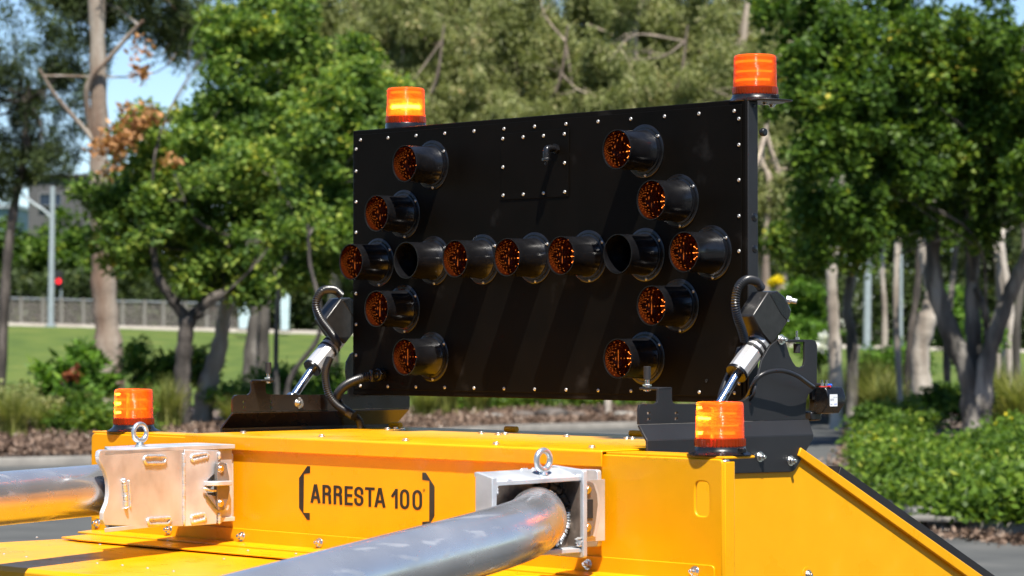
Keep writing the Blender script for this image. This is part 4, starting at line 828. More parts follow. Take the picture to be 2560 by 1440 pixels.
# ================================================================== beacons
def beacon_lens():
    m_, nt, b = nodes('orange_beacon_lens'); out = nt.nodes['Material Output']
    b.inputs['Base Color'].default_value = (1, .205, .013, 1); b.inputs['Roughness'].default_value = .16; b.inputs['Coat Weight'].default_value = .3
    b.inputs['Subsurface Weight'].default_value = 0
    tl = nt.nodes.new('ShaderNodeBsdfTranslucent'); tl.inputs[0].default_value = (1, .23, .016, 1)
    tp = nt.nodes.new('ShaderNodeBsdfTransparent'); tp.inputs[0].default_value = (1, .40, .07, 1)
    m1 = nt.nodes.new('ShaderNodeMixShader'); m1.inputs[0].default_value = .45; nt.links.new(b.outputs[0], m1.inputs[1]); nt.links.new(tl.outputs[0], m1.inputs[2])
    m2 = nt.nodes.new('ShaderNodeMixShader'); m2.inputs[0].default_value = .30; nt.links.new(m1.outputs[0], m2.inputs[1]); nt.links.new(tp.outputs[0], m2.inputs[2])
    nt.links.new(m2.outputs[0], out.inputs[0])
    wv = tex(nt, 'ShaderNodeTexWave', 95); wv.bands_direction = 'Z'; bump(nt, wv.outputs['Fac'], b, .35, .001); return m_
BL_ = beacon_lens()
def collar_mat():
    m_, nt, b = nodes('dark_orange_collar'); out = nt.nodes['Material Output']
    b.inputs['Base Color'].default_value = (.30, .035, .004, 1); b.inputs['Roughness'].default_value = .18
    tp = nt.nodes.new('ShaderNodeBsdfTransparent'); tp.inputs[0].default_value = (.8, .16, .02, 1)
    m2 = nt.nodes.new('ShaderNodeMixShader'); m2.inputs[0].default_value = .35; nt.links.new(b.outputs[0], m2.inputs[1]); nt.links.new(tp.outputs[0], m2.inputs[2]); nt.links.new(m2.outputs[0], out.inputs[0]); return m_
CLR = collar_mat()
def glow(name, col, st):
    m_, nt, b = nodes(name); b.inputs['Base Color'].default_value = (.8, .4, .1, 1); b.inputs['Emission Color'].default_value = (*col, 1); b.inputs['Emission Strength'].default_value = st; return m_
GL1 = glow('lit_beacon_diodes', (1, .66, .26), 26); GL0 = glow('dim_beacon_diodes', (1, .42, .08), 1.6)
REFL = simple('orange_reflector', (.75, .17, .02), .3, .2)
def sector(r, z0, z1, a0, a1, n=14, th=.004):
    b = MB(); vs = []
    for i in range(n + 1):
        a = R_(a0 + (a1 - a0) * i / n)
        for rr in (r, r - th):
            for z in (z0, z1): vs.append((math.cos(a) * rr, math.sin(a) * rr, z))
    fs = []
    for i in range(n):
        o = i * 4; q = o + 4; fs += [(o, q, q + 1, o + 1), (o + 2, o + 3, q + 3, q + 2), (o + 1, q + 1, q + 3, o + 3), (o, o + 2, q + 2, q)]
    fs += [(0, 1, 3, 2), (n * 4, n * 4 + 2, n * 4 + 3, n * 4 + 1)]
    return b.add(vs, fs)
def beacon(loc, label, glows, sc=1.0, wide=True):
    root = empty('warning_beacon', (0, 0, 0), label, 'beacon', 'orange beacons on the machine and board')
    bs = MB().lathe([(.0, 0), (.074, 0), (.075, .002), (.068, .005), (.061, .009), (.058, .013), (.0565, .019), (0, .019)] if wide else [(0, 0), (.058, 0), (.058, .016), (.0565, .019), (0, .019)], (0, 0, 0), (0, 0, 1), 56); bs.build('base', BPL, root, sharp=50)
    if wide:
        MB().box((.062, .0, .012), (.026, .012, .010)).build('cable_lug', BPL, root, bevel=.002)
    MB().lathe([(.0563, .019), (.0568, .021), (.0568, .037), (.0555, .0385), (.0545, .0385), (.0545, .019)], (0, 0, 0), (0, 0, 1), 56, closed=True).build('collar', CLR, root, sharp=40)
    cr = MB()
    for i in range(40):
        a = 2 * math.pi * i / 40; cr.box((math.cos(a) * .0570, math.sin(a) * .0570, .029), (.0012, .0035, .015), Matrix.Rotation(a, 3, 'Z'))
    o = cr.build('collar_ribs', CLR, root); o['kind'] = 'stuff'
    prof = []; z = .0385; i = 0
    while z < .1135:
        t = (z - .0385) / .075; r = .0543 - .0018 * t; prof.append((r + (.0007 if i % 2 else 0), z)); z += .00155; i += 1
    prof += [(.0522, .1155), (.0505, .1178), (.046, .1192), (0, .1205)]
    inn = [(r - .0016, h) for r, h in prof[::3] if r > .0515]
    MB().lathe(prof, (0, 0, 0), (0, 0, 1), 72).build('lens', BL_, root, sharp=12)
    MB().lathe([(0, .02), (.030, .02), (.024, .03), (.020, .05), (.020, .10), (.026, .108), (0, .110)], (0, 0, 0), (0, 0, 1), 32).build('reflector_tower', REFL, root, sharp=60)
    for (z0, z1, a0, a1, hot) in glows: sector(.0495, z0 + (z1 - z0) * .2, z1 - (z1 - z0) * .2, a0, a1).build('diode_band', GL1 if hot else GL0, root)
    root.location = loc; root.scale = (sc,) * 3; return root
def on_y(px, y): return U(px, 1100, 'y', y).x
# angles: the camera looks at each beacon from about -46 degrees
beacon((on_y(1800, -.535), -.535, 1.3385), 'lit orange beacon on the right wing of the yellow body',
       [(.044, .054, -175, -112, 1), (.078, .087, -170, -75, 1), (.102, .110, -165, -110, 1), (.044, .056, -100, -5, 0), (.090, .098, -120, 0, 0), (.064, .070, -170, 10, 0)])
beacon((on_y(334, -.535), -.535, 1.3385), 'lit orange beacon low at the left, on the left wing of the yellow body', [(.048, .058, -165, -105, 1), (.072, .084, -165, -95, 1), (.100, .108, -160, -110, 1), (.060, .068, -120, 10, 0), (.086, .094, -150, 10, 0)])
beacon((on_y(1014, .06), .06, 2.187), 'beacon on the left end of the arrow board with one bright flashing band', [(.056, .072, -95, 12, 1), (.100, .110, -100, 20, 0), (.040, .050, -150, 30, 0), (.080, .088, -150, 30, 0)], wide=False)
beacon((on_y(1889, .07), .07, 2.187), 'highest orange beacon, on the right end of the arrow board', [(.050, .060, -140, 0, 0), (.096, .106, -150, 10, 0), (.072, .080, -120, 10, 0)])
mp = plate('beacon_plate', rounded([Vector((.66, .0, 2.1925)), Vector((.803, .02, 2.1925)), Vector((.803, .13, 2.1925)), Vector((.66, .14, 2.1925))], .03), (0, 0, -.004), BLKT, ab)
for px, py in ((1913, 258), (1930, 264)):
    put(capb, U(px, py - 2, 'z', 2.188), (0, 0, -1), ab)
mp2 = plate('beacon_plate', rounded([Vector((-.68, .03, 2.1925)), Vector((-.52, .03, 2.1925)), Vector((-.52, .14, 2.1925)), Vector((-.68, .14, 2.1925))], .02), (0, 0, -.004), BLKT, ab)

# ================================================================== folded black bracket plates
def stud(root, p, up=1, cap_r=.0085, cap_h=.031):
    z = Vector((0, 0, up)); MB().cyl(p - z * .012, p + z * .018, .0055, 12).build('stud', ZINC, root); MB().cyl(p, p + z * .005, .0105, 6).build('nut', ZINC, root, bevel=.0005)
    MB().cyl(p + z * .016, p + z * (.016 + cap_h), cap_r, 20).build('rubber_buffer', RUB, root, bevel=.001); MB().cyl(p - z * .010, p - z * .003, .009, 6).build('nut', ZINC, root, bevel=.0005)
XA, XB = .858, .892
rb = empty('bracket_plate', U(1830, 1130, 'x', XA), 'tall folded black bracket plate with a slotted tower, behind the right wing beacon', 'bracket')
up_pts = [(1597, 1053), (1597, 1022), (1600, 1012), (1608, 1010), (1636, 1010), (1643, 1006), (1645, 998), (1645, 972), (1680, 970), (1680, 998), (1682, 1006), (1690, 1010), (1780, 1010), (1830, 1006), (1862, 1000), (1880, 985), (1893, 950), (1905, 900), (1925, 865), (1950, 846), (1962, 848), (1968, 868), (1974, 888), (1982, 905), (1990, 916), (2000, 919), (2009, 914), (2012, 900), (2012, 860), (2012, 849), (2030, 849), (2038, 852), (2043, 862), (2043, 905), (2042, 960), (2040, 970), (2022, 985), (2016, 1000), (2014, 1030), (2014, 1045), (2022, 1056)]
lo_line = [(1597, 1053), (2022, 1056)]
upP = PX(up_pts, XA); zc = (upP[0].z + upP[-1].z) / 2; upP[0].z = zc; upP[-1].z = zc
holes = [rounded(PX([(x - 4, y - 3), (x + 4, y - 3), (x + 4, y + 3), (x - 4, y + 3)], XA), .002, 2) for x, y in ((1622, 1033), (1622, 1048), (1691, 1033), (1691, 1047))]
plate('upper_plate', upP, (-.006, 0, 0), BLKT, rb, holes, bevel=.0016)
lp = PX([(1618, 1078), (2034, 1086), (2034, 1096), (1990, 1172), (1984, 1178), (1975, 1180), (1812, 1183), (1618, 1190)], XB); zl = lp[1].z; lp[0].z = zl
ya, yb = upP[0].y, upP[-1].y
plate('lower_plate', lp, (-.006, 0, 0), BLKT, rb, bevel=.0016)
MB().prism([Vector((XA, ya, zc)), Vector((XA, yb, zc)), lp[1], lp[0]], (-.005, 0, -.004)).build('fold', BLKT, rb, bevel=.0012)
for a, b_ in ((1870, 1905), (1940, 2010)):
    p0 = U(a, 1077, 'x', XB + .0005); p1 = U(b_, 1077 - (b_ - a) * .02, 'x', XB + .0005)
tp = U(1645, 969, 'x', XA); tp2 = U(1680, 968, 'x', XA)
MB().prism([tp, tp2, tp2 + Vector((-.0, 0, -.006)), tp + Vector((0, 0, -.006))], (-.062, 0, 0)).build('top_flange', BLKT, rb, bevel=.002)
stud(rb, U(1618, 966, 'x', XA - .045))
t0 = U(1962, 849, 'x', XA); t1 = U(2012, 849, 'x', XA)
MB().prism([t0, t1, t1 + Vector((0, 0, -.006)), t0 + Vector((0, 0, -.006))], (-.05, 0, 0)).build('top_flange', BLKT, rb, bevel=.001)
q = U(1992, 853, 'x', XA - .012); MB().cyl(q, q + Vector((0, 0, .026)), .0028, 10).build('stud', ZINC, rb); MB().cyl(q + Vector((0, 0, .003)), q + Vector((0, 0, .010)), .007, 6).build('nut', ZINC, rb); MB().cyl(q + Vector((0, 0, -.006)), q + Vector((0, 0, -.029)), .0085, 20).build('rubber_buffer', RUB, rb, bevel=.001)
for px, py in ((1900, 1142), (1977, 1152)): put(nutb, U(px, py, 'x', XB), (1, 0, 0), rb)
put(nutb, U(1816, 1160, 'x', XB), (1, 0, 0), rb); put(nutb, U(1953, 849, 'x', XA + .002), (1, 0, 0), rb)
MB().box((.80, .10, 1.45), (.09, .03, .03)).build('pivot_bar', BLKT, rb, bevel=.002)
# left plate: seen from its inner side
XA2, XB2 = -.80, -.835
lb_ = empty('bracket_plate', U(790, 1060, 'x', XA2), 'long folded black bracket plate at the left, under the left end of the board', 'bracket')
ul = [(578, 1030), (578, 998), (583, 989), (592, 987), (616, 987), (622, 983), (625, 975), (625, 955), (628, 950), (658, 950), (661, 960), (661, 978), (664, 984), (672, 986), (780, 987), (868, 985), (866, 960), (862, 930), (864, 905), (874, 885), (895, 872), (905, 930), (915, 980), (1015, 985), (1021, 992), (1021, 1015), (1020, 1028)]
ulP = PX(ul, XA2); zc2 = ulP[0].z; ulP[-1].z = zc2
holes = [rounded(PX([(x - 3, y - 3), (x + 3, y - 3), (x + 3, y + 3), (x - 3, y + 3)], XA2), .002, 2) for x, y in ((607, 1005), (607, 1018), (675, 1004), (675, 1018))]
plate('upper_plate', ulP, (.006, 0, 0), BLKG, lb_, holes, bevel=.0016)
ll = [Vector((XB2, ulP[0].y - .012, 1.352)), Vector((XB2, ulP[-1].y - .02, 1.352)), Vector((XB2, ulP[-1].y - .09, 1.31)), Vector((XB2, ulP[-1].y - .2, 1.24)), Vector((XB2, ulP[0].y + .03, 1.24)), Vector((XB2, ulP[0].y - .012, 1.32))]
plate('lower_plate', ll, (.006, 0, 0), BLKG, lb_, bevel=.0016)
MB().prism([Vector((XA2 + .003, ulP[0].y, zc2)), Vector((XA2 + .003, ulP[-1].y, zc2)), ll[1] + Vector((.003, 0, 0)), ll[0] + Vector((.003, 0, 0))], (.005, 0, -.003)).build('fold', BLKG, lb_, bevel=.0012)
tp = U(628, 949, 'x', XA2); tp2 = U(660, 949, 'x', XA2)
MB().prism([tp, tp2, tp2 + Vector((0, 0, -.005)), tp + Vector((0, 0, -.005))], (.045, 0, 0)).build('top_flange', BLKT, lb_, bevel=.002)
stud(lb_, U(671, 948, 'x', XA2 + .032))
put(bolt, U(745, 1008, 'x', XA2 + .006), (1, -.1, 0), lb_); MB().cyl(U(745, 1008, 'x', XA2), U(745, 1008, 'x', XA2 + .005), .016, 20).build('washer', ZINC, lb_, bevel=.0005)
MB().box((-.77, .10, 1.45), (.09, .03, .03)).build('pivot_bar', BLKT, lb_, bevel=.002)

# ================================================================== linear actuators
XC = .80
ac = empty('linear_actuator', U(1800, 1010, 'x', XC), 'right linear actuator with white tube and black gearbox, beside the right edge of the board', 'actuator', 'actuators that tilt the arrow board')
ra = U(1792, 1020, 'x', XC); rb1 = U(1848, 922, 'x', XC); tb = U(1841, 934, 'x', XC); tt = U(1905, 846, 'x', XC)
axd = (tt - tb).normalized()
MB().cyl(ra, tb + axd * .02, .0115, 24).build('rod', CHR, ac); MB().cyl(ra - Vector((.012, 0, 0)), ra + Vector((.012, 0, 0)), .016, 20).build('rod_eye', ZINC, ac, bevel=.002)
MB().tube([tb + axd * .006, tt], .0272, 10).build('tube', ALU, ac, sharp=20, bevel=.001)
MB().tube([tb - axd * .002, tb + axd * .007], .028, 20).build('end_cap', BPL, ac, bevel=.001)
for f_ in (.60, .74): MB().tube([tb.lerp(tt, f_), tb.lerp(tt, f_ + .06)], .0288, 20).build('hose_clamp', RUB, ac, bevel=.001)
MB().box(tb.lerp(tt, .66) + Vector((-.028, 0, 0)), (.02, .022, .022)).build('clip_block', RUB, ac, bevel=.003)
hp = PX([(1921, 729), (1944, 727), (1962, 741), (1968, 750), (1979, 775), (1976, 790), (1970, 804), (1932, 862), (1927, 860), (1906, 834), (1884, 795), (1883, 788)], XC + .03)
plate('gearbox_housing', hp, (-.055, 0, 0), CAST, ac, bevel=.0035)
hc = PX([(1944, 728), (1960, 742), (1978, 776), (1969, 803), (1953, 786), (1924, 735)], XC + .031)
plate('housing_cover', hc, (-.057, 0, 0), BPL, ac, bevel=.002)
g0 = U(1965, 748, 'x', XC + .01); g1 = U(1992, 754, 'x', XC + .03); gd = (g1 - g0).normalized()
MB().cyl(g0, g0.lerp(g1, .45), .010, 8).build('cable_gland', ALU, ac, bevel=.001); MB().cyl(g0.lerp(g1, .4), g1, .0065, 16).build('gland_tail', ALU, ac, bevel=.001); MB().cyl(g1 - gd * .002, g1 + gd * .001, .0048, 12).build('gland_hole', RUB, ac)
MB().cyl(U(1971, 802, 'x', XC + .03), U(1971, 802, 'x', XC + .034), .003, 10).build('small_screw', ZINC, ac)
a2 = copy_tree(ac); a2.location = ac.location + Vector((-1.62, 0, 0)); a2['label'] = 'left linear actuator, partly hidden behind the left edge of the arrow board'
# hoses
def hose(name, label, pts, r, corr=True, mat=RUB, cat='hose', ends=None):
    P = resample(spline(pts, 10), .0028 if corr else .01); root_b = MB()
    rr = [r * (1.0 if (i // 1) % 2 else .80) for i in range(len(P))] if corr else r
    root_b.tube(P, rr, 14); o = root_b.build(name, mat, None, sharp=180 if not corr else 60); return tag(o, label, cat, 'hoses and cables on the board')
HOSEM = simple('split_conduit', (.018, .018, .019), .32, vary=.15, vs=20)
def pxp(pts): return [U(x, y, 'x', X) for x, y, X in pts]
hose('corrugated_hose', 'black corrugated hose looping over the right actuator gearbox', pxp([(1904, 722, .79), (1890, 704, .795), (1866, 700, .81), (1846, 718, .815), (1838, 755, .815), (1843, 790, .81), (1855, 825, .80), (1862, 852, .79)]), .0115, mat=HOSEM)
hose('corrugated_hose', 'black corrugated hose running down behind the right actuator rod', pxp([(1850, 870, .765), (1838, 905, .765), (1820, 940, .765), (1806, 975, .765), (1800, 1000, .765)]), .0085, mat=HOSEM)
hose('corrugated_hose', 'black corrugated hose looping over the left actuator gearbox', pxp([(853, 738, -.80), (835, 725, -.80), (808, 726, -.79), (793, 745, -.79), (791, 770, -.79), (803, 800, -.79), (822, 826, -.79), (836, 845, -.79), (844, 862, -.80)]), .0125, mat=HOSEM)
hose('corrugated_hose', 'black corrugated hose hanging from the left actuator down to the lid', pxp([(824, 896, -.78), (815, 920, -.77), (814, 950, -.76), (822, 985, -.75), (842, 1013, -.74), (872, 1032, -.73), (895, 1048, -.72), (905, 1074, -.70)]), .0115, mat=HOSEM)
hb = U(955, 936, 'y', -.01)
hose('corrugated_hose', 'thick corrugated hose sweeping down from the lower left face of the board', [hb, U(935, 939, 'y', -.03), U(905, 945, 'y', -.05), U(870, 960, 'y', -.06), U(848, 980, 'y', -.06), U(843, 1000, 'y', -.05), U(856, 1020, 'y', -.04), U(885, 1040, 'y', -.03)], .0135, mat=HOSEM)
g_ = MB(); g_.cyl(hb + Vector((0, .008, 0)), hb + Vector((0, -.018, 0)), .018, 8); g_.build('hose_gland', BPL, ab, bevel=.002)
MB().box(U(937, 939, 'y', -.03), (.012, .032, .034)).build('hose_clip', BPL, ab, bevel=.004)
hose('power_cable', 'smooth black cable arching across the right bracket plate to the junction motor', pxp([(1850, 1012, .80), (1868, 992, .83), (1880, 968, .87), (1893, 945, .885), (1920, 930, .895), (1955, 927, .90), (1990, 938, .90), (2015, 955, .89), (2033, 968, .88)]), .0055, False, cat='cable', mat=HOSEM)
hose('power_cable', 'second thin black cable rising under the arching cable on the bracket plate', pxp([(1868, 1008, .84), (1882, 990, .875), (1888, 970, .88), (1888, 950, .872)]), .004, False, cat='cable', mat=HOSEM)

# ================================================================== octagonal motor with label
mo = U(2062, 1000, 'x', .90)
mt_ = empty('junction_motor', mo - ZZ * .05, 'small black octagonal motor with a white label hanging off the right bracket plate', 'motor')
YM = U(2045, 1000, 'x', XA).y
oc = [U(px, py, 'y', YM) for px, py in ((2024, 968), (2061, 968), (2066, 975), (2071, 992), (2071, 1008), (2054, 1034), (2036, 1035), (2022, 1026))]
yd = .066
plate('motor_body', oc, (0, yd, 0), BPL, mt_, bevel=.002)
xr = oc[3].x
L0 = Vector((xr + .001, YM + .005, oc[4].z + .004)); hgt = oc[3].z - oc[4].z
fz0, fz1 = oc[4].z, oc[3].z
lab = rounded([Vector((xr + .0008, YM + .004, fz0 - .008)), Vector((xr + .0008, YM + yd - .033, fz0 - .008)), Vector((xr + .0008, YM + yd - .033, fz1 + .006)), Vector((xr + .0008, YM + .004, fz1 + .006))], .002, 3)
plate('label', lab, (.0006, 0, 0), LABELW, mt_, bevel=0)
def side_text(body, y0, y1, z, h, mat):
    o = text_obj('label_print', body, 0, y1 - y0, 0, h, 0, mat, None, .01); me = o.data
    me.transform(Matrix.Rotation(R_(90), 4, 'Z')); me.transform(Matrix.Translation((0, 0, 0))); o.location = (xr + .0018, y0, z); adopt(o, mt_); return o
ly0 = YM + .006; lyw = yd - .041
side_text('5370', ly0, ly0 + lyw * .5, fz0 + hgt * .38, hgt * .30, INKG)
side_text('220 58', ly0 + lyw * .4, ly0 + lyw, fz0 + hgt * .84, hgt * .12, INKG); side_text('120', ly0, ly0 + lyw * .25, fz0 - .004, hgt * .16, INKG); side_text('23070', ly0 + lyw * .55, ly0 + lyw, fz0 - .004, hgt * .16, BLUEP)
br_ = MB(); br_.box(U(2040, 961, 'y', YM + .02), (.04, .05, .006)); br_.build('mounting_clip', BLKT, mt_, bevel=.001)
MB().box(U(2030, 975, 'y', YM - .004), (.012, .01, .05)).build('clip_arm', BLKT, mt_, bevel=.002)
MB().box(U(2030, 1040, 'y', YM + .01), (.03, .04, .022)).build('lower_clip', BPL, mt_, bevel=.004)
for px in (2055, 2066):
    q = U(px, 966, 'y', YM + .018); MB().cyl(q, q + ZZ * .016, .003, 10).build('terminal_stud', ZINC, mt_); MB().cyl(q + ZZ * .001, q + ZZ * .008, .0062, 6).build('terminal_nut', ZINC, mt_)
q = U(2072, 963, 'y', YM + .018); MB().cyl(q + Vector((-.004, 0, 0)), q + Vector((.007, .004, 0)), .0038, 10).build('blue_terminal', BLUEP, mt_, bevel=.001)
MB().cyl(U(2042, 967, 'y', YM + .012), U(2064, 968, 'y', YM + .012), .0022, 8).build('red_terminal', REDP, mt_)
MB().cyl(U(2066, 968, 'y', YM + .015), U(2076, 966, 'y', YM + .015), .003, 8).build('red_terminal', REDP, mt_)

# ================================================================== socket brackets and tubes
def weld(name, pts, r, parent, seed=0, mat=None, per=.006):
    rr = random.Random(seed); P = resample(pts, per * .5); rad = [r * (1 + .28 * math.sin(i * math.pi * .9) + rr.uniform(-.12, .12)) for i in range(len(P))]
    P = [p + Vector((rr.uniform(-1, 1), rr.uniform(-1, 1), rr.uniform(-1, 1))) * r * .12 for p in P]
    rad[0] *= .5; rad[-1] *= .5
    return MB().tube(P, rad, 8).build(name, mat or WELD, parent, sharp=90)
def PL(px, py, P0, n):
    d = FW + (px - 1280) / FOC * RT - (py - 720) / FOC * UP; t = (P0 - CP).dot(n) / d.dot(n); return CP + d * t
TR = .0645
# left
tdir = -(FH + (4600 - 1280) / FOC * RT).normalized()      # towards the front of the machine
XL = -.49
fold = U(460, 1220, 'x', XL); nL = Vector((-tdir.y, tdir.x, 0)); 
if nL.dot(CP - fold) < 0: nL = -nL
lbx = empty('socket_bracket', (XL - .09, -.8, 1.12), 'left welded aluminium socket box with an eye bolt, holding the left tube', 'bracket')
FPt = lambda px, py, o=0: PL(px, py, fold + nL * o, nL)
sp = [FPt(*q) for q in ((249, 1128), (247, 1140), (249, 1153), (256, 1166), (264, 1180), (269, 1196), (272, 1215), (272, 1235), (269, 1255), (262, 1272), (258, 1282), (258, 1300), (262, 1312), (300, 1314), (360, 1315), (377, 1314), (388, 1309), (410, 1310), (422, 1316), (459, 1316), (459, 1125), (440, 1124), (256, 1124))]
plate('side_plate', sp, nL * -.012, RAW, lbx, bevel=.0016)
rp_ = PX([(460.5, 1124), (545, 1126), (552, 1129), (552, 1170), (520, 1200), (516, 1225), (543, 1275), (542, 1310), (461, 1316)], XL + .001)
plate('side_plate', rp_, (-.012, 0, 0), RAW, lbx, bevel=.0016)
fe_ = FPt(256, 1124); zt_ = fe_.z; zb_ = FPt(459, 1314).z
back = -nL * .165
tpz = zt_ - .004
top = [FPt(262, 1126) , fold.copy(), Vector((XL, -.625, 0)), Vector((XL - .165, -.625, 0)), fold - Vector((.165, 0, 0)), fold + back + tdir * .12, FPt(300, 1126) + back * .2]
for p in top: p.z = tpz
plate('top_plate', top, (0, 0, -.012), RAW, lbx, bevel=.0016)
bot = [Vector((p.x, p.y, zb_ + .016)) for p in top]; plate('bottom_plate', bot, (0, 0, -.012), RAW, lbx, bevel=.0016)
bk4 = [fold + back + tdir * .12, fold - Vector((.165, 0, 0))]
plate('side_plate', [Vector((q_.x, q_.y, zz_)) for q_, zz_ in ((bk4[0], zb_), (bk4[1], zb_), (bk4[1], zt_ - .004), (bk4[0], zt_ - .004))], nL * .012, RAW, lbx)
fg = rounded(PY([(520, 1133), (584, 1133), (585, 1297), (520, 1301)], -.6155), .01); plate('wall_flange', fg, (0, -.012, 0), RAW, lbx, bevel=.0018)
MB().box((XL - .02, -.70, (zt_ + zb_) / 2), (.012, .15, zt_ - zb_ - .03)).build('inner_web', RAW, lbx)
hgp = PX([(545, 1160), (550, 1155), (560, 1156), (566, 1164), (573, 1190), (575, 1225), (566, 1262), (558, 1276), (546, 1274), (543, 1262), (543, 1168)], XL + .016); plate('hinge_plate', hgp, (-.012, 0, 0), DARKSTEEL, lbx, bevel=.001)
hgp = PX([(566, 1158), (575, 1162), (579, 1185), (581, 1200), (581, 1240), (571, 1276), (560, 1276), (568, 1250), (574, 1225), (572, 1190)], XL + .008); plate('hinge_plate', hgp, (-.010, 0, 0), RAW, lbx, bevel=.001)
for py in (1172, 1258): put(capb, U(552, py, 'x', XL + .016), (1, 0, 0), lbx)
lg = rounded([U(509, 1203, 'x', XL), U(562, 1213, 'x', XL), U(562, 1213, 'x', XL) + Vector((.034, .0, 0)), U(509, 1203, 'x', XL) + Vector((.034, .012, 0))], [.0, 0, .004, .02]); 
for p in lg: p.z = lg[0].z
plate('latch_ledge', lg, (0, 0, -.012), RAW, lbx, bevel=.002)
gu = PX([(512, 1236), (545, 1240), (545, 1278)], XL + .004); plate('gusset', gu, (.008, 0, 0), DARKSTEEL, lbx)
weld('weld_bead', PX([(509, 1221), (530, 1227), (560, 1226)], XL + .010), .0035, lbx, 3)
weld('weld_bead', [U(460, y, 'x', XL + .003) for y in (1132, 1180, 1250, 1312)], .0038, lbx, 1)
def slotweld(pts, f, seed):
    loop = pts + [pts[0]]; weld('weld_bead', [f(x, y) for x, y in loop], .0044, lbx, seed, None, .009)
slotweld([(362, 1141), (412, 1141), (415, 1149), (410, 1158), (364, 1159), (360, 1150)], lambda x, y: FPt(x, y, .001), 4)
slotweld([(368, 1298), (424, 1294), (426, 1303), (418, 1310), (372, 1311)], lambda x, y: FPt(x, y, .001), 5)
slotweld([(477, 1139), (518, 1133), (520, 1142), (480, 1152)], lambda x, y: U(x, y, 'x', XL + .002), 6)
slotweld([(478, 1290), (512, 1284), (514, 1298), (480, 1307)], lambda x, y: U(x, y, 'x', XL + .002), 7)
weld('weld_bead', [FPt(309, 1196, .002), FPt(314, 1235, .004), FPt(315, 1272, .002)], .0062, lbx, 8)
weld('weld_bead', [FPt(322, 1200, .001), FPt(325, 1240, .001), FPt(326, 1270, .001)], .003, lbx, 9)
weld('weld_bead', [U(548, y, 'x', XL + .003) for y in (1130, 1150)], .005, lbx, 10); weld('weld_bead', [U(548, y, 'x', XL + .003) for y in (1282, 1310)], .005, lbx, 11)
weld('weld_bead', PX([(462, 1122), (500, 1123), (545, 1126)], XL - .01), .004, lbx, 12)
def eyebolt(p, axis, parent, r=.0215, wr=.0062):
    """a lifting eye standing on p; axis = direction through the hole"""
    axis = Vector(axis).normalized(); s = axis.cross(ZZ).normalized(); b = MB()
    c = p + ZZ * (r + .016); loop = [c + (s * math.cos(a) + ZZ * math.sin(a)) * r for a in np.linspace(0, 2 * math.pi, 41)]
    n = 14; rings = []
    for i in range(40):
        a = 2 * math.pi * i / 40; rd = s * math.cos(a) + ZZ * math.sin(a); wr2 = wr * (1 + .18 * (math.sin(a) < -.5))
        rings += [c + rd * r + (rd * math.cos(t) + axis * math.sin(t)) * wr2 for t in (2 * math.pi * k / n for k in range(n))]
    b.add(rings, [(i * n + k_, i * n + (k_ + 1) % n, ((i + 1) % 40) * n + (k_ + 1) % n, ((i + 1) % 40) * n + k_) for i in range(40) for k_ in range(n)])
    b.cyl(p, p + ZZ * .006, .0135, 20); b.cyl(p + ZZ * .005, p + ZZ * .013, .0105, 20, .008)
    return b.build('eye_bolt', ZINC2, parent, sharp=60)
ZINC2 = simple('galvanised_steel', (.62, .66, .68), .3, .8, vary=.2, vs=80, bmp=.5, bs_=250)
ep = PL(350, 1128, fold + nL * -.06, nL); ep.z = tpz; eyebolt(ep, (1, .08, 0), lbx)
# left tube
zx = fold.z; tc0 = fold - nL * (.012 + TR + .008); ctr = PL(258, 1224, tc0, nL); 
# height chosen so that the tube leaves the box at the sighted height, falling gently towards the front
tz = ctr.z; p0 = Vector((tc0.x, tc0.y, 0)) - tdir * .05; p0.z = tz
p1 = p0 + tdir * 3.2
lt = MB().tube([p0, p0.lerp(p1, .3), p0.lerp(p1, .6), p1], TR, 64, True).build('aluminium_tube', TUBE, None, sharp=60)
tag(lt, 'straight polished aluminium tube running out of frame at the left edge', 'tube')
# right
XR = .955
rbx = empty('socket_bracket', (XR - .05, -.9, 1.12), 'right welded aluminium socket box with dark heat-stained inside and an eye bolt on top', 'bracket')
fl0 = U(1240, 1204, 'x', XR); fr0 = U(1449, 1191, 'x', XR); yA = fl0.y; yE = U(1463, 1250, 'x', XR).y
zt0 = fl0.z; zt1 = fr0.z; zb0 = U(1260, 1386, 'x', XR).z; zb1 = U(1463, 1390, 'x', XR).z; zbm = (zb0 + zb1) / 2
XBk = .90
bl = U(1214, 1167, 'y', yA); blz = bl.z
tpl = [Vector((XR, yA, zt0)), Vector((XR, yE - .012, zt1)), Vector((XR - .07, yE - .012, zt1 + .018)), Vector((XR - .07, yA, zt0 + .018))]
plate('top_plate', tpl, (0, 0, -.010), RAW, rbx, bevel=.0015)
bpl = [Vector((XR, yA, zbm)), Vector((XR, yE - .012, zbm)), Vector((XR - .09, yE - .012, zbm)), Vector((XR - .09, yA, zbm))]
plate('bottom_plate', bpl, (0, 0, .010), RAW, rbx, bevel=.0015)
plate('end_plate', [Vector((XR + .004, yA - .001, zbm - .004)), Vector((XR + .004, yA - .001, zt0 + .008)), Vector((XR - .05, yA - .001, zt0 + .020)), Vector((XR - .05, yA - .001, zbm - .004))], (0, -.014, 0), RAW, rbx, bevel=.0015)
plate('end_plate', rounded([Vector((XR + .006, yE - .012, zbm - .012)), Vector((XR + .006, yE - .012, zt1 + .014)), Vector((XR - .10, yE - .012, zt1 + .022)), Vector((XR - .10, yE - .012, zbm - .012))], .006), (0, .013, 0), RAW, rbx, bevel=.0018)
ctr = U(1362, 1292, 'x', XBk + .012)
hole = [ctr + Vector((0, math.cos(a), math.sin(a))) * (TR + .004) for a in np.linspace(0, 2 * math.pi, 41)[:-1]]
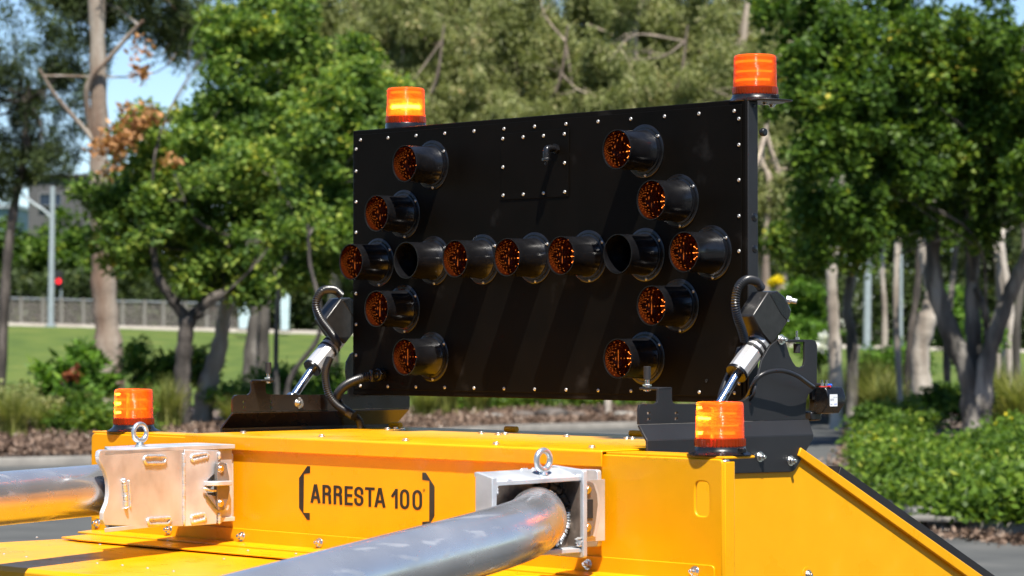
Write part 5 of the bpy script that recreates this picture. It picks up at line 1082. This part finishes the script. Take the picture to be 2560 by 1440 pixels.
bkp = [Vector((XBk + .012, yA, zbm + .01)), Vector((XBk + .012, yE - .012, zbm + .01)), Vector((XBk + .012, yE - .012, zt1 - .008)), Vector((XBk + .012, yA, zt0 - .008))]
hole = [Vector((XBk + .012, h.y, min(max(h.z, zbm + .014), min(zt0, zt1) - .012))) for h in hole]
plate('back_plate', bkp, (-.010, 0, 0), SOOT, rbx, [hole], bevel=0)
ring = [ctr + Vector((.001, math.cos(a) * (TR + .006), math.sin(a) * (TR + .006))) for a in np.linspace(0, 2 * math.pi, 61)]
weld('ring_weld', ring, .0085, rbx, 20, BURN, .008)
weld('ring_weld', [ctr + Vector((.004, math.cos(a) * (TR + .005), math.sin(a) * (TR + .005))) for a in np.linspace(-1.2, .15, 16)], .006, rbx, 21)
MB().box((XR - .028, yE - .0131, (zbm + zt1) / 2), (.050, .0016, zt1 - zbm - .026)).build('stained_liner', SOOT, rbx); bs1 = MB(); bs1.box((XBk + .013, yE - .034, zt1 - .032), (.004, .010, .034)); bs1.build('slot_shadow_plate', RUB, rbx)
MB().box((XBk + .013, yE - .024, zbm + .05), (.004, .007, .030)).build('slot_edge', RAW, rbx)
weld('weld_bead', [Vector((XR - .004, yA + .004, zt0 + .0)), Vector((XR - .004, yA + .006, zt0 - .03))], .004, rbx, 22)
weld('weld_bead', [Vector((XR - .004, yE - .016, zt1)), Vector((XR - .03, yE - .016, zt1 + .004)), Vector((XR - .07, yE - .016, zt1 + .010))], .005, rbx, 23)
weld('weld_bead', [Vector((XR - .004, yE - .016, zbm + .012)), Vector((XR - .004, yE - .018, zbm + .034))], .007, rbx, 24)
for f_ in (.55, .68, .82):
    y_ = yA + (yE - yA) * f_; weld('weld_bead', [Vector((XR - .069, y_ - .012, zt0 + .018)), Vector((XR - .069, y_ + .012, zt0 + .018))], .004, rbx, int(f_ * 100))
weld('weld_bead', [Vector((XR - .002, yA + .03, zt0 + .001)), Vector((XR - .002, yA + .05, zt0 + .001))], .002, rbx, 31)
ep = U(1326, 1190, 'z', zt0 + .004); eyebolt(Vector((XR - .028, ep.y, zt0 + .003)), (1, .05, 0), rbx, .0215, .0068)
hb_ = PX([(1466, 1205), (1473, 1203), (1484, 1208), (1493, 1235), (1495, 1262), (1490, 1300), (1480, 1340), (1470, 1343), (1464, 1340)], XR - .035); plate('hinge_plate', hb_, (-.012, 0, 0), DARKSTEEL, rbx, bevel=.001)
hb_ = PX([(1484, 1208), (1491, 1212), (1500, 1245), (1500, 1300), (1489, 1343), (1480, 1340), (1488, 1300), (1489, 1250)], XR - .045); plate('hinge_plate', hb_, (-.012, 0, 0), RAW, rbx, bevel=.001)
MB().box(U(1474, 1272, 'x', XR - .034), (.004, .018, .042)).build('latch_pocket', RUB, rbx)
for py in (1224, 1318): put(capb, U(1469, py, 'x', XR - .034), (1, 0, 0), rbx)
fg = rounded(PY([(1462, 1172), (1504, 1174), (1505, 1366), (1462, 1368)], -.6155), .008); plate('wall_flange', fg, (0, -.014, 0), RAW, rbx, bevel=.0018)
MB().box((XR - .09, (yE - .62) / 2 , (zt1 + zbm) / 2), (.012, abs(yE + .62), zt1 - zbm - .03)).build('web', RAW, rbx)
# right tube: leaves the box sideways, then swings round to the front
p_ = ctr + Vector((-.045, 0, .004)); pts = [p_ + Vector((-.03, .02, 0))]; t_ = 0
while t_ < 3.0:
    k_ = min(1, t_ / .62); a = -.604 + (-1.344 + .604) * k_
    pts.append(p_.copy()); st_ = .03 if t_ < .7 else .3
    p_ = p_ + Vector((math.cos(a), math.sin(a), -.09 * k_)) * st_; t_ += st_
rt_ = MB().tube(pts, TR + .001, 64).build('aluminium_tube', TUBE, None, sharp=60)
tag(rt_, 'large aluminium tube elbowing out of the right socket box towards the viewer', 'tube')
for pr in (bolt, nutb, capb, rivet, hrivet): bpy.data.objects.remove(pr)
bpy.context.view_layer.update()
